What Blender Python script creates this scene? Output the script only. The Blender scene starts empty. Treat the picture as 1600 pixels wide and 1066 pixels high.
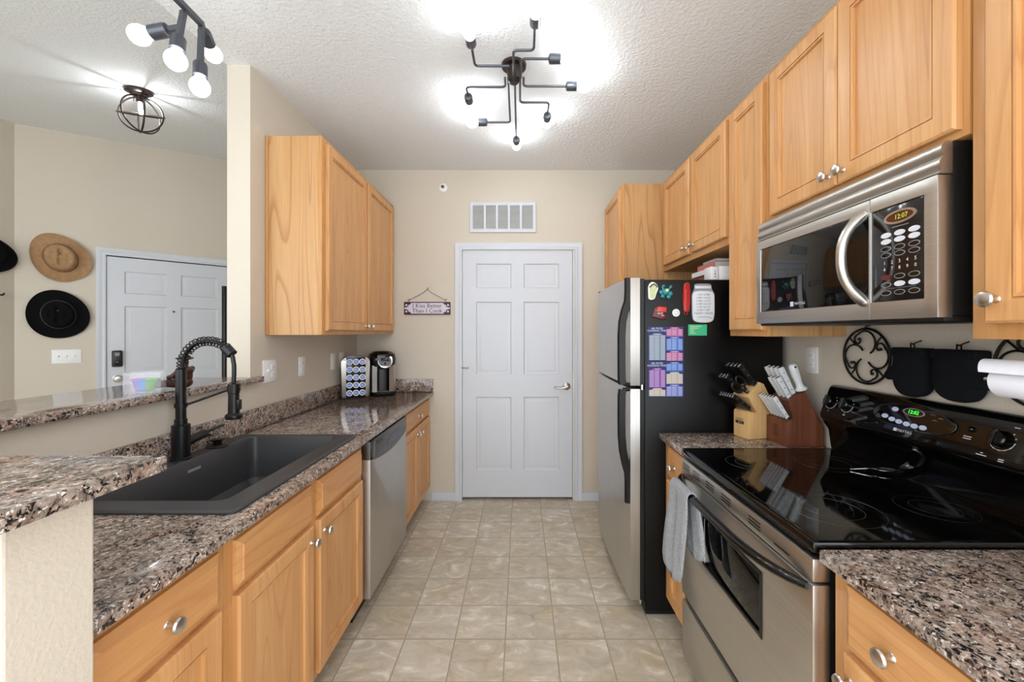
import bpy, bmesh, math, random
from mathutils import Vector, Matrix
random.seed(7)
SC = bpy.context.scene
COL = SC.collection
PI = math.pi

# ------------------------------------------------------------------ camera, world, exposure
F, EYE, CX, CY = 635.0, 1.38, 814.0, 519.0          # focal length in px of the 1600 wide frame, eye height, principal point
cam_data = bpy.data.cameras.new('camera')
cam_data.sensor_width = 36.0
cam_data.lens = 36.0 * F / 1600.0
cam_data.shift_x = -(CX - 800) / 1600.0
cam_data.shift_y = (CY - 533) / 1600.0
cam_data.clip_start = 0.02
cam = bpy.data.objects.new('camera', cam_data)
cam.location = (0, 0, EYE)
cam.rotation_euler = (PI / 2, 0, 0)
COL.objects.link(cam)
SC.camera = cam

SC.view_settings.view_transform = 'Standard'
SC.view_settings.look = 'None'
SC.view_settings.gamma = 1.0
SC.view_settings.use_curve_mapping = False
SC.view_settings.exposure = 0.57

world = bpy.data.worlds.new('world')
SC.world = world
world.use_nodes = True
world.node_tree.nodes['Background'].inputs[0].default_value = (0.90, 0.95, 1.0, 1)
world.node_tree.nodes['Background'].inputs[1].default_value = 2.5      # daylight from the open living room behind
BULB = 28.0                                                             # brightness of the ceiling bulbs

# ------------------------------------------------------------------ materials
def lin(c):
    if isinstance(c, str):
        c = [int(c[i:i + 2], 16) / 255 for i in (1, 3, 5)]
        c = [x / 12.92 if x <= 0.04045 else ((x + 0.055) / 1.055) ** 2.4 for x in c]
    return (c[0], c[1], c[2], 1)

class NT:
    def __init__(self, name):
        self.m = bpy.data.materials.new(name)
        self.m.use_nodes = True
        self.t = self.m.node_tree
        self.b = self.t.nodes['Principled BSDF']
    def n(self, kind, **kw):
        nd = self.t.nodes.new(kind)
        for k, v in kw.items():
            if k.startswith('_'): setattr(nd, k[1:], v)
            else: nd.inputs[k.replace('_', ' ')].default_value = v
        return nd
    def l(self, a, b): self.t.links.new(a, b)
    def coord(self, scale=(1, 1, 1), loc=(0, 0, 0)):
        tc = self.n('ShaderNodeTexCoord')
        mp = self.n('ShaderNodeMapping')
        mp.inputs['Scale'].default_value = scale
        mp.inputs['Location'].default_value = loc
        self.l(tc.outputs['Object'], mp.inputs['Vector'])
        return mp.outputs['Vector']
    def noise(self, vec, scale, detail=4, rough=0.55, dist=0.0):
        nd = self.n('ShaderNodeTexNoise', Scale=scale, Detail=detail, Roughness=rough, Distortion=dist)
        self.l(vec, nd.inputs['Vector'])
        return nd.outputs['Fac']
    def ramp(self, fac, stops, interp='LINEAR'):
        nd = self.n('ShaderNodeValToRGB')
        cr = nd.color_ramp
        cr.interpolation = interp
        while len(cr.elements) < len(stops): cr.elements.new(0.5)
        for e, (p, c) in zip(cr.elements, stops):
            e.position = p; e.color = lin(c)
        self.l(fac, nd.inputs['Fac'])
        return nd.outputs['Color']
    def mix(self, fac, a, b, kind='MIX'):
        nd = self.n('ShaderNodeMix', _data_type='RGBA', _blend_type=kind)
        for s, v in ((nd.inputs[0], fac), (nd.inputs[6], a), (nd.inputs[7], b)):
            if hasattr(v, 'is_linked'): self.l(v, s)
            elif isinstance(v, (int, float)): s.default_value = v
            else: s.default_value = lin(v)
        return nd.outputs[2]
    def math(self, op, a, b=0.0):
        nd = self.n('ShaderNodeMath', _operation=op)
        for s, v in ((nd.inputs[0], a), (nd.inputs[1], b)):
            if hasattr(v, 'is_linked'): self.l(v, s)
            else: s.default_value = v
        return nd.outputs[0]
    def bump(self, h, strength, dist=0.002):
        nd = self.n('ShaderNodeBump', Strength=strength, Distance=dist)
        self.l(h, nd.inputs['Height'])
        self.l(nd.outputs['Normal'], self.b.inputs['Normal'])

def mat(name, color, rough=0.5, metal=0.0, bump=None, var=None, coat=0.0, spec=0.5, emit=0.0):
    q = NT(name)
    q.b.inputs['Base Color'].default_value = lin(color)
    q.b.inputs['Roughness'].default_value = rough
    q.b.inputs['Metallic'].default_value = metal
    q.b.inputs['Coat Weight'].default_value = coat
    q.b.inputs['Coat Roughness'].default_value = 0.05
    q.b.inputs['Specular IOR Level'].default_value = spec
    if emit:
        q.b.inputs['Emission Color'].default_value = lin(color)
        q.b.inputs['Emission Strength'].default_value = emit
    vec = q.coord()
    sc, amt = var or (8.0, 0.04)
    c = lin(color)
    d = [max(0, x * (1 - 2 * amt)) for x in c[:3]]
    if not emit:
        q.l(q.ramp(q.noise(vec, sc), [(0.3, d), (0.7, c[:3])]), q.b.inputs['Base Color'])
    if bump: q.bump(q.noise(vec, bump[0], 3), bump[1], bump[2] if len(bump) > 2 else 0.002)
    return q.m

def wood(name, dark, mid, light, axis='Z', cath=0.35, rough=0.34):
    q = NT(name)
    k = 'XYZ'.index(axis)
    s1 = [9.0] * 3; s1[k] = 0.7
    s2 = [150.0] * 3; s2[k] = 5.0
    s3 = [7.0] * 3; s3[k] = 0.55
    a = q.noise(q.coord(s1), 1.6, 5, 0.6, 0.4)
    b = q.noise(q.coord(s2), 1.0, 3, 0.6)
    ring = q.noise(q.coord(s3, (3.1, 1.7, 0.4)), 0.9, 1, 0.4, 0.3)
    saw = q.math('FRACT', q.math('MULTIPLY', ring, 13.0))
    f = q.math('ADD', q.math('MULTIPLY', a, 0.7), q.math('MULTIPLY', b, 0.3))
    col = q.ramp(f, [(0.26, dark), (0.5, mid), (0.74, light)])
    lines = q.ramp(saw, [(0.0, '#ffffff'), (0.72, '#ffffff'), (0.93, '#b98a62'), (1.0, '#ffffff')])
    col = q.mix(cath, col, lines, 'MULTIPLY')
    q.l(col, q.b.inputs['Base Color'])
    q.b.inputs['Roughness'].default_value = rough
    q.b.inputs['Specular IOR Level'].default_value = 0.35
    q.bump(b, 0.05, 0.001)
    return q.m

def granite(name):
    q = NT(name)
    vec = q.coord()
    base = q.noise(vec, 52.0, 5, 0.68, 0.5)
    col = q.ramp(base, [(0.34, '#5d534d'), (0.45, '#837469'), (0.54, '#a08f82'), (0.62, '#b3a297'), (0.72, '#c6bab0')])
    tint = q.ramp(q.noise(q.coord(loc=(3, 5, 1)), 18.0, 2), [(0.42, '#ffffff'), (0.66, '#efd4c4')])
    col = q.mix(0.6, col, tint, 'MULTIPLY')
    pale = q.noise(q.coord(loc=(7, 2, 4)), 120.0, 3, 0.6, 0.7)
    col = q.mix(q.ramp(pale, [(0.585, '#000000'), (0.64, '#ffffff')]), col, '#dcd5cd')
    fl = q.noise(q.coord(loc=(1, 9, 6)), 105.0, 4, 0.62, 0.8)
    clu = q.noise(q.coord(loc=(4, 4, 8)), 22.0, 3)
    dark = q.math('ADD', fl, q.math('MULTIPLY', q.math('SUBTRACT', clu, 0.5), 0.35))
    col = q.mix(q.ramp(dark, [(0.535, '#000000'), (0.59, '#ffffff')]), col, '#1e1a1a')
    q.l(col, q.b.inputs['Base Color'])
    q.b.inputs['Roughness'].default_value = 0.09
    q.b.inputs['Specular IOR Level'].default_value = 0.55
    return q.m

def tile_floor(name):
    q = NT(name)
    vec = q.coord((1, 1, 1), (-0.1553, -1.826 + 0.2246, 0))
    br = q.n('ShaderNodeTexBrick', _offset=0.0, _squash=1.0)
    br.inputs['Scale'].default_value = 1.0
    br.inputs['Brick Width'].default_value = 0.2257
    br.inputs['Row Height'].default_value = 0.2246
    br.inputs['Mortar Size'].default_value = 0.0032
    br.inputs['Mortar Smooth'].default_value = 0.3
    br.inputs['Color1'].default_value = (0, 0, 0, 1)
    br.inputs['Color2'].default_value = (1, 1, 1, 1)
    br.inputs['Mortar'].default_value = (0.5, 0.5, 0.5, 1)
    q.l(vec, br.inputs['Vector'])
    rnd = br.outputs['Color']
    off = q.n('ShaderNodeVectorMath', _operation='MULTIPLY_ADD')
    q.l(rnd, off.inputs[0]); off.inputs[1].default_value = (13.0, 7.0, 5.0); q.l(vec, off.inputs[2])
    st = q.n('ShaderNodeMapping'); st.inputs['Scale'].default_value = (1.0, 1.7, 1.0); st.inputs['Rotation'].default_value = (0, 0, 0.5)
    q.l(off.outputs[0], st.inputs['Vector'])
    a = q.noise(st.outputs[0], 8.0, 7, 0.62, 1.3)
    b = q.noise(off.outputs[0], 5.0, 3, 0.5, 0.6)
    col = q.ramp(a, [(0.27, '#b3aa9a'), (0.45, '#c8bfaf'), (0.57, '#d3cbbd'), (0.68, '#ece7de')])
    warm = q.ramp(b, [(0.35, '#ffffff'), (0.7, '#f0e2c4')])
    col = q.mix(0.5, col, warm, 'MULTIPLY')
    sepv = q.n('ShaderNodeSeparateColor'); q.l(rnd, sepv.inputs[0])
    tone = q.ramp(sepv.outputs[0], [(0.0, '#efe9e0'), (1.0, '#ffffff')])
    col = q.mix(0.8, col, tone, 'MULTIPLY')
    col = q.mix(q.math('MULTIPLY', br.outputs['Fac'], 0.8), col, '#948873')
    q.l(col, q.b.inputs['Base Color'])
    q.b.inputs['Roughness'].default_value = 0.42
    h = q.math('SUBTRACT', q.math('MULTIPLY', a, 0.5), br.outputs['Fac'])
    q.bump(h, 0.25, 0.002)
    return q.m

def steel(name, color='#b4b2ae', rough=0.3, axis='Y'):
    q = NT(name)
    s = [260.0] * 3; s['XYZ'.index(axis)] = 3.0
    f = q.noise(q.coord(s), 1.0, 3)
    c = lin(color)
    q.l(q.ramp(f, [(0.3, [x * 0.88 for x in c[:3]]), (0.7, c[:3])]), q.b.inputs['Base Color'])
    q.b.inputs['Metallic'].default_value = 1.0
    q.b.inputs['Roughness'].default_value = rough
    q.bump(f, 0.04, 0.0006)
    return q.m

def glass(name, tint='#ffffff'):
    q = NT(name)
    q.b.inputs['Base Color'].default_value = lin(tint)
    q.b.inputs['Transmission Weight'].default_value = 1.0
    q.b.inputs['Roughness'].default_value = 0.03
    q.b.inputs['IOR'].default_value = 1.3
    return q.m

M = dict(
    wall=mat('beige_wall_paint', '#cfc5b5', 0.62, bump=(110, 0.5, 0.003), var=(3, 0.01)),
    ceil=mat('white_ceiling_paint', '#eef1f3', 0.8, bump=(70, 0.9, 0.006), var=(60, 0.02)),
    white=mat('white_trim_paint', '#cfd2d8', 0.35, var=(4, 0.01)),
    plate=mat('white_plastic', '#f1f1ef', 0.35),
    floor=tile_floor('vinyl_tile'),
    gran=granite('speckled_granite'),
    maple=wood('maple_vertical', '#c08a55', '#cf9a64', '#dcae7a', 'Z', 0.22),
    mapleh=wood('maple_horizontal', '#bd8651', '#cb955f', '#d8a872', 'Y', 0.20),
    oak=wood('oak_panel', '#b98a58', '#c59866', '#cea777', 'Z', 0.45, 0.4),
    frame=wood('maple_frame', '#b77f4a', '#c59058', '#d0a06a', 'Z', 0.15),
    nickel=mat('satin_nickel', '#d2cec8', 0.28, 1.0),
    chrome=mat('chrome', '#d8d8d8', 0.08, 1.0),
    steel=steel('brushed_steel', '#cfccc6', 0.36, 'Y'),
    steelv=steel('brushed_steel_upright', '#cbc9c4', 0.38, 'Z'),
    steeld=steel('dark_steel', '#6a6866', 0.35, 'Y'),
    gloss=mat('black_gloss', '#070707', 0.06, spec=0.5, var=(5, 0.1)),
    cook=mat('black_ceramic_glass', '#050505', 0.05, spec=0.5, var=(5, 0.1)),
    pebble=mat('black_pebbled_paint', '#070708', 0.30, bump=(330, 0.35, 0.0015), spec=0.28),
    black=mat('black_plastic', '#101010', 0.38),
    matte=mat('matte_black_metal', '#0d0d0e', 0.34, spec=0.4),
    sink=mat('charcoal_composite', '#39393b', 0.42, bump=(700, 0.06, 0.0006), var=(400, 0.12)),
    bronze=mat('dark_bronze', '#3b302c', 0.35, 0.6),
    gunmetal=mat('grey_metal', '#5c5f66', 0.35, 0.7),
    toe=mat('brown_toe_board', '#6b4a2c', 0.6),  # plain brown, darker than the cabinet fronts
    bulb=mat('lit_bulb', (0.92, 0.97, 1.0), 0.4, emit=BULB), bulbd=mat('dimmer_lit_bulb', (0.92, 0.97, 1.0), 0.4, emit=BULB * 0.15), bulbc=mat('cage_lit_bulb', (0.92, 0.97, 1.0), 0.4, emit=BULB * 6.5),
    felt=mat('black_felt', '#0c0c0d', 0.95, bump=(400, 0.3), spec=0.15),
    straw=mat('tan_straw', '#b08a62', 0.85, bump=(260, 0.7, 0.003), var=(30, 0.14)),
    strawd=mat('brown_straw_band', '#7c5433', 0.85, bump=(260, 0.5), var=(30, 0.12)),
    mitt=mat('black_quilted_cloth', '#101216', 0.95, bump=(240, 0.4), spec=0.2),
    towel=mat('grey_terry_cloth', '#b9bcc0', 0.98, bump=(260, 1.0, 0.006), var=(220, 0.2), spec=0.1),
    paper=mat('white_paper', '#e6e7ee', 0.9, bump=(120, 0.2)),
    lightwood=wood('light_block_wood', '#c59a62', '#d6ad74', '#e2c08c', 'Z', 0.1, 0.5),
    darkwood=wood('acacia_block_wood', '#4c2a1b', '#6a3d28', '#80503a', 'Z', 0.2, 0.45),
    carved=wood('carved_brown_wood', '#2a1712', '#43261c', '#5a3527', 'Z', 0.1, 0.35),
    handlew=mat('white_handle', '#dcdedf', 0.3),
    blue=mat('blue_foil', '#6f86c9', 0.35, 0.3, var=(160, 0.18)),
    bluetext=mat('pale_foil_print', '#c8d2f0', 0.4),
    red=mat('red_enamel', '#a8201f', 0.3),
    redd=mat('dark_red', '#5e1416', 0.35),
    redl=mat('bright_red', '#d8453a', 0.3),
    teal=mat('teal_enamel', '#2f8f93', 0.3, var=(90, 0.2)),
    cream=mat('cream_enamel', '#d9e3b0', 0.4),
    palegreen=mat('pale_green_foam', '#cfd6a6', 0.5, var=(60, 0.1)),
    green=mat('green_card', '#35b07c', 0.5),
    purple=mat('plum_print', '#4b2545', 0.6, var=(120, 0.2)),
    lav=mat('lavender_print', '#d8d2de', 0.6, var=(120, 0.04)),
    ink=mat('dark_ink', '#26222a', 0.6),
    navy=mat('navy_print', '#232a66', 0.5),
    tbl1=mat('grey_green_print', '#75879a', 0.5), tbl2=mat('pink_print', '#b0588f', 0.5), tbl3=mat('blue_print', '#3f72c0', 0.5),
    tbl4=mat('violet_print', '#86409c', 0.5), tbl5=mat('tan_print', '#b8a898', 0.5), tbl6=mat('periwinkle_print', '#6f78c0', 0.5),
    bookred=mat('red_book_cover', '#b4685f', 0.6), bookwhite=mat('white_book_cover', '#dcdad8', 0.5), bookgrey=mat('grey_book_cover', '#8e8b90', 0.5),
    pages=mat('book_pages', '#c9c5bb', 0.9, bump=(500, 0.3)),
    jar=mat('pale_grey_enamel', '#d3d6da', 0.4), jard=mat('grey_enamel', '#8d9196', 0.4),
    screen=mat('dark_screen', '#1a1512', 0.1), amber=mat('amber_window', '#5a2c1a', 0.12),
    glow=mat('green_digits', '#3bff3b', 0.5, emit=1.6),
    glow2=mat('amber_digits', '#9fc04a', 0.5, emit=0.5),
    wprint=mat('white_print', '#d9dbe2', 0.5), gprint=mat('grey_print', '#8a8c90', 0.5),
    lens=mat('dark_oven_glass', '#0a0a0a', 0.05),
    clear=mat('clear_plastic', '#f4f4fa', 0.05),
    gviolet=mat('violet_glass', '#c46ae8', 0.08), ggreen=mat('green_glass', '#7ad050', 0.08), gblue=mat('blue_glass', '#6ab0f0', 0.08),
    dark=mat('vent_backing', '#8d8d8a', 0.9),
    slat=mat('grey_louvre_paint', '#dcdddd', 0.5),
)

M['clear'].node_tree.nodes['Principled BSDF'].inputs['Alpha'].default_value = 0.13
for k in ('gviolet', 'ggreen', 'gblue'): M[k].node_tree.nodes['Principled BSDF'].inputs['Alpha'].default_value = 0.7

# ------------------------------------------------------------------ mesh builder
def frame(O, u, v):
    u, v, O = Vector(u), Vector(v), Vector(O)
    n = u.cross(v)
    m = Matrix.Identity(4)
    for i in range(3):
        m[i][0], m[i][1], m[i][2], m[i][3] = u[i], v[i], n[i], O[i]
    return m

class MB:
    def __init__(self, fr=None, local=False):
        self.bm = bmesh.new()
        self.fr = fr or Matrix.Identity(4)
        self.local = local
    def v(self, p): return self.bm.verts.new(self.fr @ Vector(p))
    def f(self, vs):
        try: return self.bm.faces.new(vs)
        except ValueError: return None
    def box(self, a, b, bev=0.0, seg=2):
        x0, y0, z0 = [min(p, q) for p, q in zip(a, b)]
        x1, y1, z1 = [max(p, q) for p, q in zip(a, b)]
        V = [self.v(p) for p in ((x0, y0, z0), (x1, y0, z0), (x1, y1, z0), (x0, y1, z0), (x0, y0, z1), (x1, y0, z1), (x1, y1, z1), (x0, y1, z1))]
        fs = [self.f([V[i] for i in q]) for q in ((0, 3, 2, 1), (4, 5, 6, 7), (0, 1, 5, 4), (1, 2, 6, 5), (2, 3, 7, 6), (3, 0, 4, 7))]
        if bev:
            es = list({e for f in fs for e in f.edges})
            bmesh.ops.bevel(self.bm, geom=es, offset=bev, segments=seg, affect='EDGES', profile=0.5, clamp_overlap=True)
        return self
    def loops(self, rings, cap0=True, cap1=True, closed=True):
        R = [[self.v(p) for p in r] for r in rings]
        n = len(R[0])
        for a, b in zip(R, R[1:]):
            for i in range(n if closed else n - 1):
                j = (i + 1) % n
                self.f([a[i], a[j], b[j], b[i]])
        if cap0: self.f(R[0][::-1])
        if cap1: self.f(R[-1])
        return self
    def lathe(self, prof, O=(0, 0, 0), axis=(0, 0, 1), n=24, sx=1.0, sy=1.0):
        ax = Vector(axis).normalized()
        t = Vector((0, 0, 1)) if abs(ax.z) < 0.9 else Vector((1, 0, 0))
        u = ax.cross(t).normalized(); w = ax.cross(u)
        O = Vector(O)
        rings = []
        for r, h in prof:
            r = max(r, 1e-5)
            rings.append([O + ax * h + (u * math.cos(2 * PI * i / n) * sx + w * math.sin(2 * PI * i / n) * sy) * r for i in range(n)])
        return self.loops(rings)
    def cyl(self, a, b, r0, r1=None, n=20):
        a, b = Vector(a), Vector(b)
        return self.lathe([(r0, 0), (r1 if r1 is not None else r0, (b - a).length)], a, b - a, n)
    def ball(self, c, r, n=16, m=10):
        rx, ry, rz = (r, r, r) if isinstance(r, (int, float)) else r
        rings = []
        for k in range(m + 1):
            t = -PI / 2 + PI * k / m
            ct = max(math.cos(t), 1e-4)
            rings.append([(c[0] + rx * ct * math.cos(2 * PI * i / n), c[1] + ry * ct * math.sin(2 * PI * i / n), c[2] + rz * math.sin(t)) for i in range(n)])
        return self.loops(rings)
    def tube(self, pts, r, n=10, closed=False, sec=None):
        P = [Vector(p) for p in pts]
        N = len(P)
        T = []
        for i in range(N):
            a = P[(i - 1) % N] if (closed or i) else P[0]
            b = P[(i + 1) % N] if (closed or i < N - 1) else P[-1]
            T.append((b - a).normalized())
        t = Vector((0, 0, 1)) if abs(T[0].z) < 0.9 else Vector((1, 0, 0))
        u = (t - T[0] * t.dot(T[0])).normalized()
        rings = []
        for i in range(N):
            u = (u - T[i] * u.dot(T[i])).normalized()
            w = T[i].cross(u)
            rr = r[i] if isinstance(r, (list, tuple)) else r
            if sec: rings.append([P[i] + u * a * rr + w * b * rr for a, b in sec])
            else: rings.append([P[i] + (u * math.cos(2 * PI * k / n) + w * math.sin(2 * PI * k / n)) * rr for k in range(n)])
        if closed:
            rings.append(rings[0])
            R = [[self.v(p) for p in q] for q in rings[:-1]]
            m = len(R[0])
            for i in range(N):
                a, b = R[i], R[(i + 1) % N]
                for k in range(m): self.f([a[k], a[(k + 1) % m], b[(k + 1) % m], b[k]])
            return self
        return self.loops(rings)
    def prism(self, poly, z0, z1, bev=0.0):
        A = [self.v((p[0], p[1], z0)) for p in poly]
        B = [self.v((p[0], p[1], z1)) for p in poly]
        n = len(poly)
        fs = [self.f(A[::-1]), self.f(B)]
        for i in range(n): fs.append(self.f([A[i], A[(i + 1) % n], B[(i + 1) % n], B[i]]))
        if bev:
            es = [e for e in fs[1].edges] + [e for e in fs[0].edges]
            bmesh.ops.bevel(self.bm, geom=es, offset=bev, segments=2, affect='EDGES', profile=0.5, clamp_overlap=True)
        return self
    def rings(self, x0, y0, w, h, R, back=True):
        """nested rectangles (inset, height): cabinet doors, drawer fronts"""
        L = [[(x0 + i, y0 + i, z), (x0 + w - i, y0 + i, z), (x0 + w - i, y0 + h - i, z), (x0 + i, y0 + h - i, z)] for i, z in R]
        return self.loops(L, cap0=back)
    def cells(self, xs, ys, holes, z0, z1, bev=0.0):
        """flat slab on a grid of cells, some left out"""
        nx, ny = len(xs) - 1, len(ys) - 1
        on = {(i, j) for i in range(nx) for j in range(ny)} - set(holes)
        V = {}
        def g(i, j, k):
            if (i, j, k) not in V: V[i, j, k] = self.v((xs[i], ys[j], (z0, z1)[k]))
            return V[i, j, k]
        for i, j in on:
            self.f([g(i, j, 1), g(i + 1, j, 1), g(i + 1, j + 1, 1), g(i, j + 1, 1)])
            self.f([g(i, j, 0), g(i, j + 1, 0), g(i + 1, j + 1, 0), g(i + 1, j, 0)])
            for di, dj, a, b in ((-1, 0, (i, j + 1), (i, j)), (1, 0, (i + 1, j), (i + 1, j + 1)), (0, -1, (i, j), (i + 1, j)), (0, 1, (i + 1, j + 1), (i, j + 1))):
                if (i + di, j + dj) not in on:
                    self.f([g(*a, 0), g(*b, 0), g(*b, 1), g(*a, 1)])
        if bev:
            self.bm.normal_update()
            es = [e for e in self.bm.edges if len(e.link_faces) == 2 and e.calc_face_angle(0) > 1.2]
            bmesh.ops.bevel(self.bm, geom=es, offset=bev, segments=2, affect='EDGES', profile=0.5, clamp_overlap=True)
        return self
    def text(self, s, x, y, size, z=0.0, align='CENTER', thick=0.0004, sx=1.0):
        cu = bpy.data.curves.new('lettering', 'FONT')
        cu.body = s; cu.size = size; cu.align_x = align; cu.align_y = 'CENTER'
        cu.resolution_u = 2
        ob = bpy.data.objects.new('lettering', cu)
        COL.objects.link(ob)
        me = bpy.data.meshes.new_from_object(ob.evaluated_get(bpy.context.evaluated_depsgraph_get()))
        base = [self.v((x + v.co.x * sx, y + v.co.y, z + thick)) for v in me.vertices]
        for p in me.polygons: self.f([base[i] for i in p.vertices])
        bpy.data.meshes.remove(me)
        bpy.data.objects.remove(ob); bpy.data.curves.remove(cu)
        return self
    def build(self, name, material, parent=None, label=None, smooth=True, angle=38, fix=True):
        if fix: bmesh.ops.recalc_face_normals(self.bm, faces=self.bm.faces)
        me = bpy.data.meshes.new(name)
        if parent is not None and not self.local:
            self.bm.transform(WM(parent).inverted())
        self.bm.to_mesh(me); self.bm.free()
        me.materials.append(M[material] if isinstance(material, str) else material)
        if smooth:
            for p in me.polygons: p.use_smooth = True
            me.set_sharp_from_angle(angle=math.radians(angle))
        o = bpy.data.objects.new(name, me)
        COL.objects.link(o)
        if parent is not None: o.parent = parent
        if label: o['label'] = label
        return o

def WM(o):
    m = o.matrix_basis.copy()
    while o.parent: o = o.parent; m = o.matrix_basis @ m
    return m

def thing(name, label, cat, loc=(0, 0, 0), rz=0.0, group=None):
    o = bpy.data.objects.new(name, None)
    o.empty_display_size = 0.05
    o.location = loc; o.rotation_euler = (0, 0, rz)
    COL.objects.link(o)
    return tag(o, label, cat, group)
def tag(o, label, cat, group=None):
    o['label'] = label; o['category'] = cat
    if group: o['group'] = group
    return o
def solo(mb, name, material, label, cat, group=None, origin=None):
    o = mb.build(name, material)
    if origin is None:
        vs = [v.co for v in o.data.vertices]
        origin = Vector(((min(v.x for v in vs) + max(v.x for v in vs)) / 2, (min(v.y for v in vs) + max(v.y for v in vs)) / 2, min(v.z for v in vs)))
    o.data.transform(Matrix.Translation(-Vector(origin))); o.location = origin
    return tag(o, label, cat, group)
def struct(mb, name, material, parent=None, smooth=False, label=None):
    o = mb.build(name, material, parent, smooth=smooth)
    if parent is None: o['kind'] = 'structure'
    if label: o['label'] = label
    return o
def copy_tree(o, parent=None):
    c = o.copy()
    COL.objects.link(c)
    if parent is not None: c.parent = parent
    for ch in [x for x in COL.objects if x.parent == o]: copy_tree(ch, c)
    return c

FB = frame((0, 3.332, 0), (1, 0, 0), (0, 0, 1))            # back wall: x, z, out of the wall
FL = frame((-1.345, 0, 0), (0, 1, 0), (0, 0, 1))           # kitchen left wall: y, z, out
FR = frame((1.30, 0, 0), (0, -1, 0), (0, 0, 1))            # right wall: -y, z, out
FE = frame((-4.01, 3.217, 0), (2 ** -.5, 2 ** -.5, 0), (0, 0, 1))   # slanted entry wall
FS = frame((0, 1.968, 0), (1, 0, 0), (0, 0, 1))            # near side of the refrigerator
# ------------------------------------------------------------------ the room
struct(MB().box((-6.0, -1.6, -0.06), (1.42, 6.2, 0.0)), 'floor', 'floor')
struct(MB().box((-1.46, -0.4, 2.707), (1.42, 3.45, 3.35)), 'ceiling', 'ceil')
mb = MB()                                                   # raised sloping ceiling over the entry
zc = lambda y: 2.6235 + 0.127 * y
A = [(-6.0, -0.4), (-1.46, -0.4), (-1.46, 6.2), (-6.0, 6.2)]
mb.loops([[(x, y, zc(y)) for x, y in A], [(x, y, zc(y) + 0.1) for x, y in A]])
struct(mb, 'ceiling_entry', 'ceil')
mb = MB(FB)
mb.cells([-1.46, -0.4927, 0.435, 1.42], [0, 2.067, 2.707], [(1, 0)], -0.118, 0.0)
struct(mb, 'wall_back', 'wall')
struct(MB().box((1.30, 0.15, 0), (1.42, 3.332, 2.707)), 'wall_right', 'wall')
struct(MB().box((-1.46, 2.019, 0), (-1.345, 3.332, 2.707)), 'wall_left', 'wall')
struct(MB().box((-1.46, -0.3, 0), (-1.345, 2.019, 1.127)), 'wall_bar', 'wall')
struct(MB().box((-1.345, 0.54, 0), (-0.69, 0.658, 1.127), 0.004), 'wall_end', 'wall')
mb = MB(FE); mb.cells([0, 0.506, 1.43, 3.4], [0, 2.06, 3.6], [(1, 0)], -0.12, 0)
struct(mb, 'wall_entry', 'wall')
struct(MB().box((-4.13, -0.4, 0), (-4.01, 3.217, 3.3)), 'wall_side', 'wall')
struct(MB().box((-1.46, 3.45, 0), (-1.345, 6.2, 3.5)), 'light_block_hall', 'wall')  # unseen closing wall, added to keep light inside the entry
for k, (a, b) in enumerate(((-0.735, -0.538), (0.498, 0.70))):
    struct(MB(FB).box((a, 0, 0), (b, 0.068, 0.012), 0.003), 'baseboard_' + ('left', 'right')[k], 'white')

def casing(fr, x0, x1, ztop, name, w=0.055):
    """flat moulded door surround, mitred at the top corners"""
    mb = MB(fr)
    P = [(0.0, 0.0), (0.0, 0.011), (0.006, 0.014), (0.018, 0.014), (0.024, 0.010), (0.034, 0.012), (0.044, 0.017), (w, 0.017), (w, 0.0)]
    rings = []
    for (x, y, sx, sy) in ((x0, 0, -1, 0), (x0, ztop, -1, 1), (x1, ztop, 1, 1), (x1, 0, 1, 0)):
        rings.append([(x + sx * a, y + sy * a, h) for a, h in P])
    mb.loops(rings)
    return struct(mb, name, 'white', smooth=True)
def jamb(fr, x0, x1, ztop, name):
    mb = MB(fr)
    mb.box((x0 - 0.012, 0, -0.1), (x0, ztop, 0.001)); mb.box((x1, 0, -0.1), (x1 + 0.012, ztop, 0.001)); mb.box((x0 - 0.012, ztop, -0.1), (x1 + 0.012, ztop + 0.012, 0.001))
    return struct(mb, name, 'white')
def panel_slab(fr, x0, z0, w, h, zface, name):
    """six panel door leaf"""
    mb = MB(fr)
    k = w / 0.908
    us = [0, 0.113 * k, 0.404 * k, 0.506 * k, 0.797 * k, w]
    vs = [0, 0.222, 0.823, 1.003, 1.605, 1.716, 1.918, h]
    holes = [(i, j) for i in (1, 3) for j in (1, 3, 5)]
    mb.cells([x0 + u for u in us], [z0 + v for v in vs], holes, zface - 0.035, zface)
    for i, j in holes:
        pw, ph = us[i + 1] - us[i], vs[j + 1] - vs[j]
        mb.rings(x0 + us[i], z0 + vs[j], pw, ph, [(0, zface), (0.008, zface - 0.010), (0.016, zface - 0.011), (0.040, zface - 0.003), (0.042, zface - 0.003)], back=False)
    return struct(mb, name, 'white', smooth=True)

struct(MB().box((-0.6, 3.452, 0), (0.55, 3.50, 2.2)), 'light_block_pantry', 'wall')  # unseen slab added behind the pantry door, blocks light leaking under it
mb = MB(FE); mb.box((0.3, 0, -0.17), (1.7, 2.3, -0.122)); struct(mb, 'light_block_entry', 'wall')  # another unseen light stop, added behind the entry door
casing(FB, -0.4827, 0.445, 2.055, 'trim_1')
jamb(FB, -0.4827, 0.425, 2.06, 'trim_2')
d1 = panel_slab(FB, -0.4807, 0.024, 0.903, 2.032, -0.006, 'door_1')
for z in (1.83, 1.09, 0.28):
    mb = MB(FB); mb.cyl((-0.4835, z - 0.045, 0.004), (-0.4835, z + 0.045, 0.004), 0.006, n=10); mb.build('hinge', 'nickel', d1)
mb = MB(FB); mb.lathe([(0.031, -0.006), (0.031, 0.0), (0.024, 0.006), (0.012, 0.010), (0.011, 0.045), (0.0, 0.047)], (0.375, 0.935, 0), (0, 0, 1))
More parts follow.
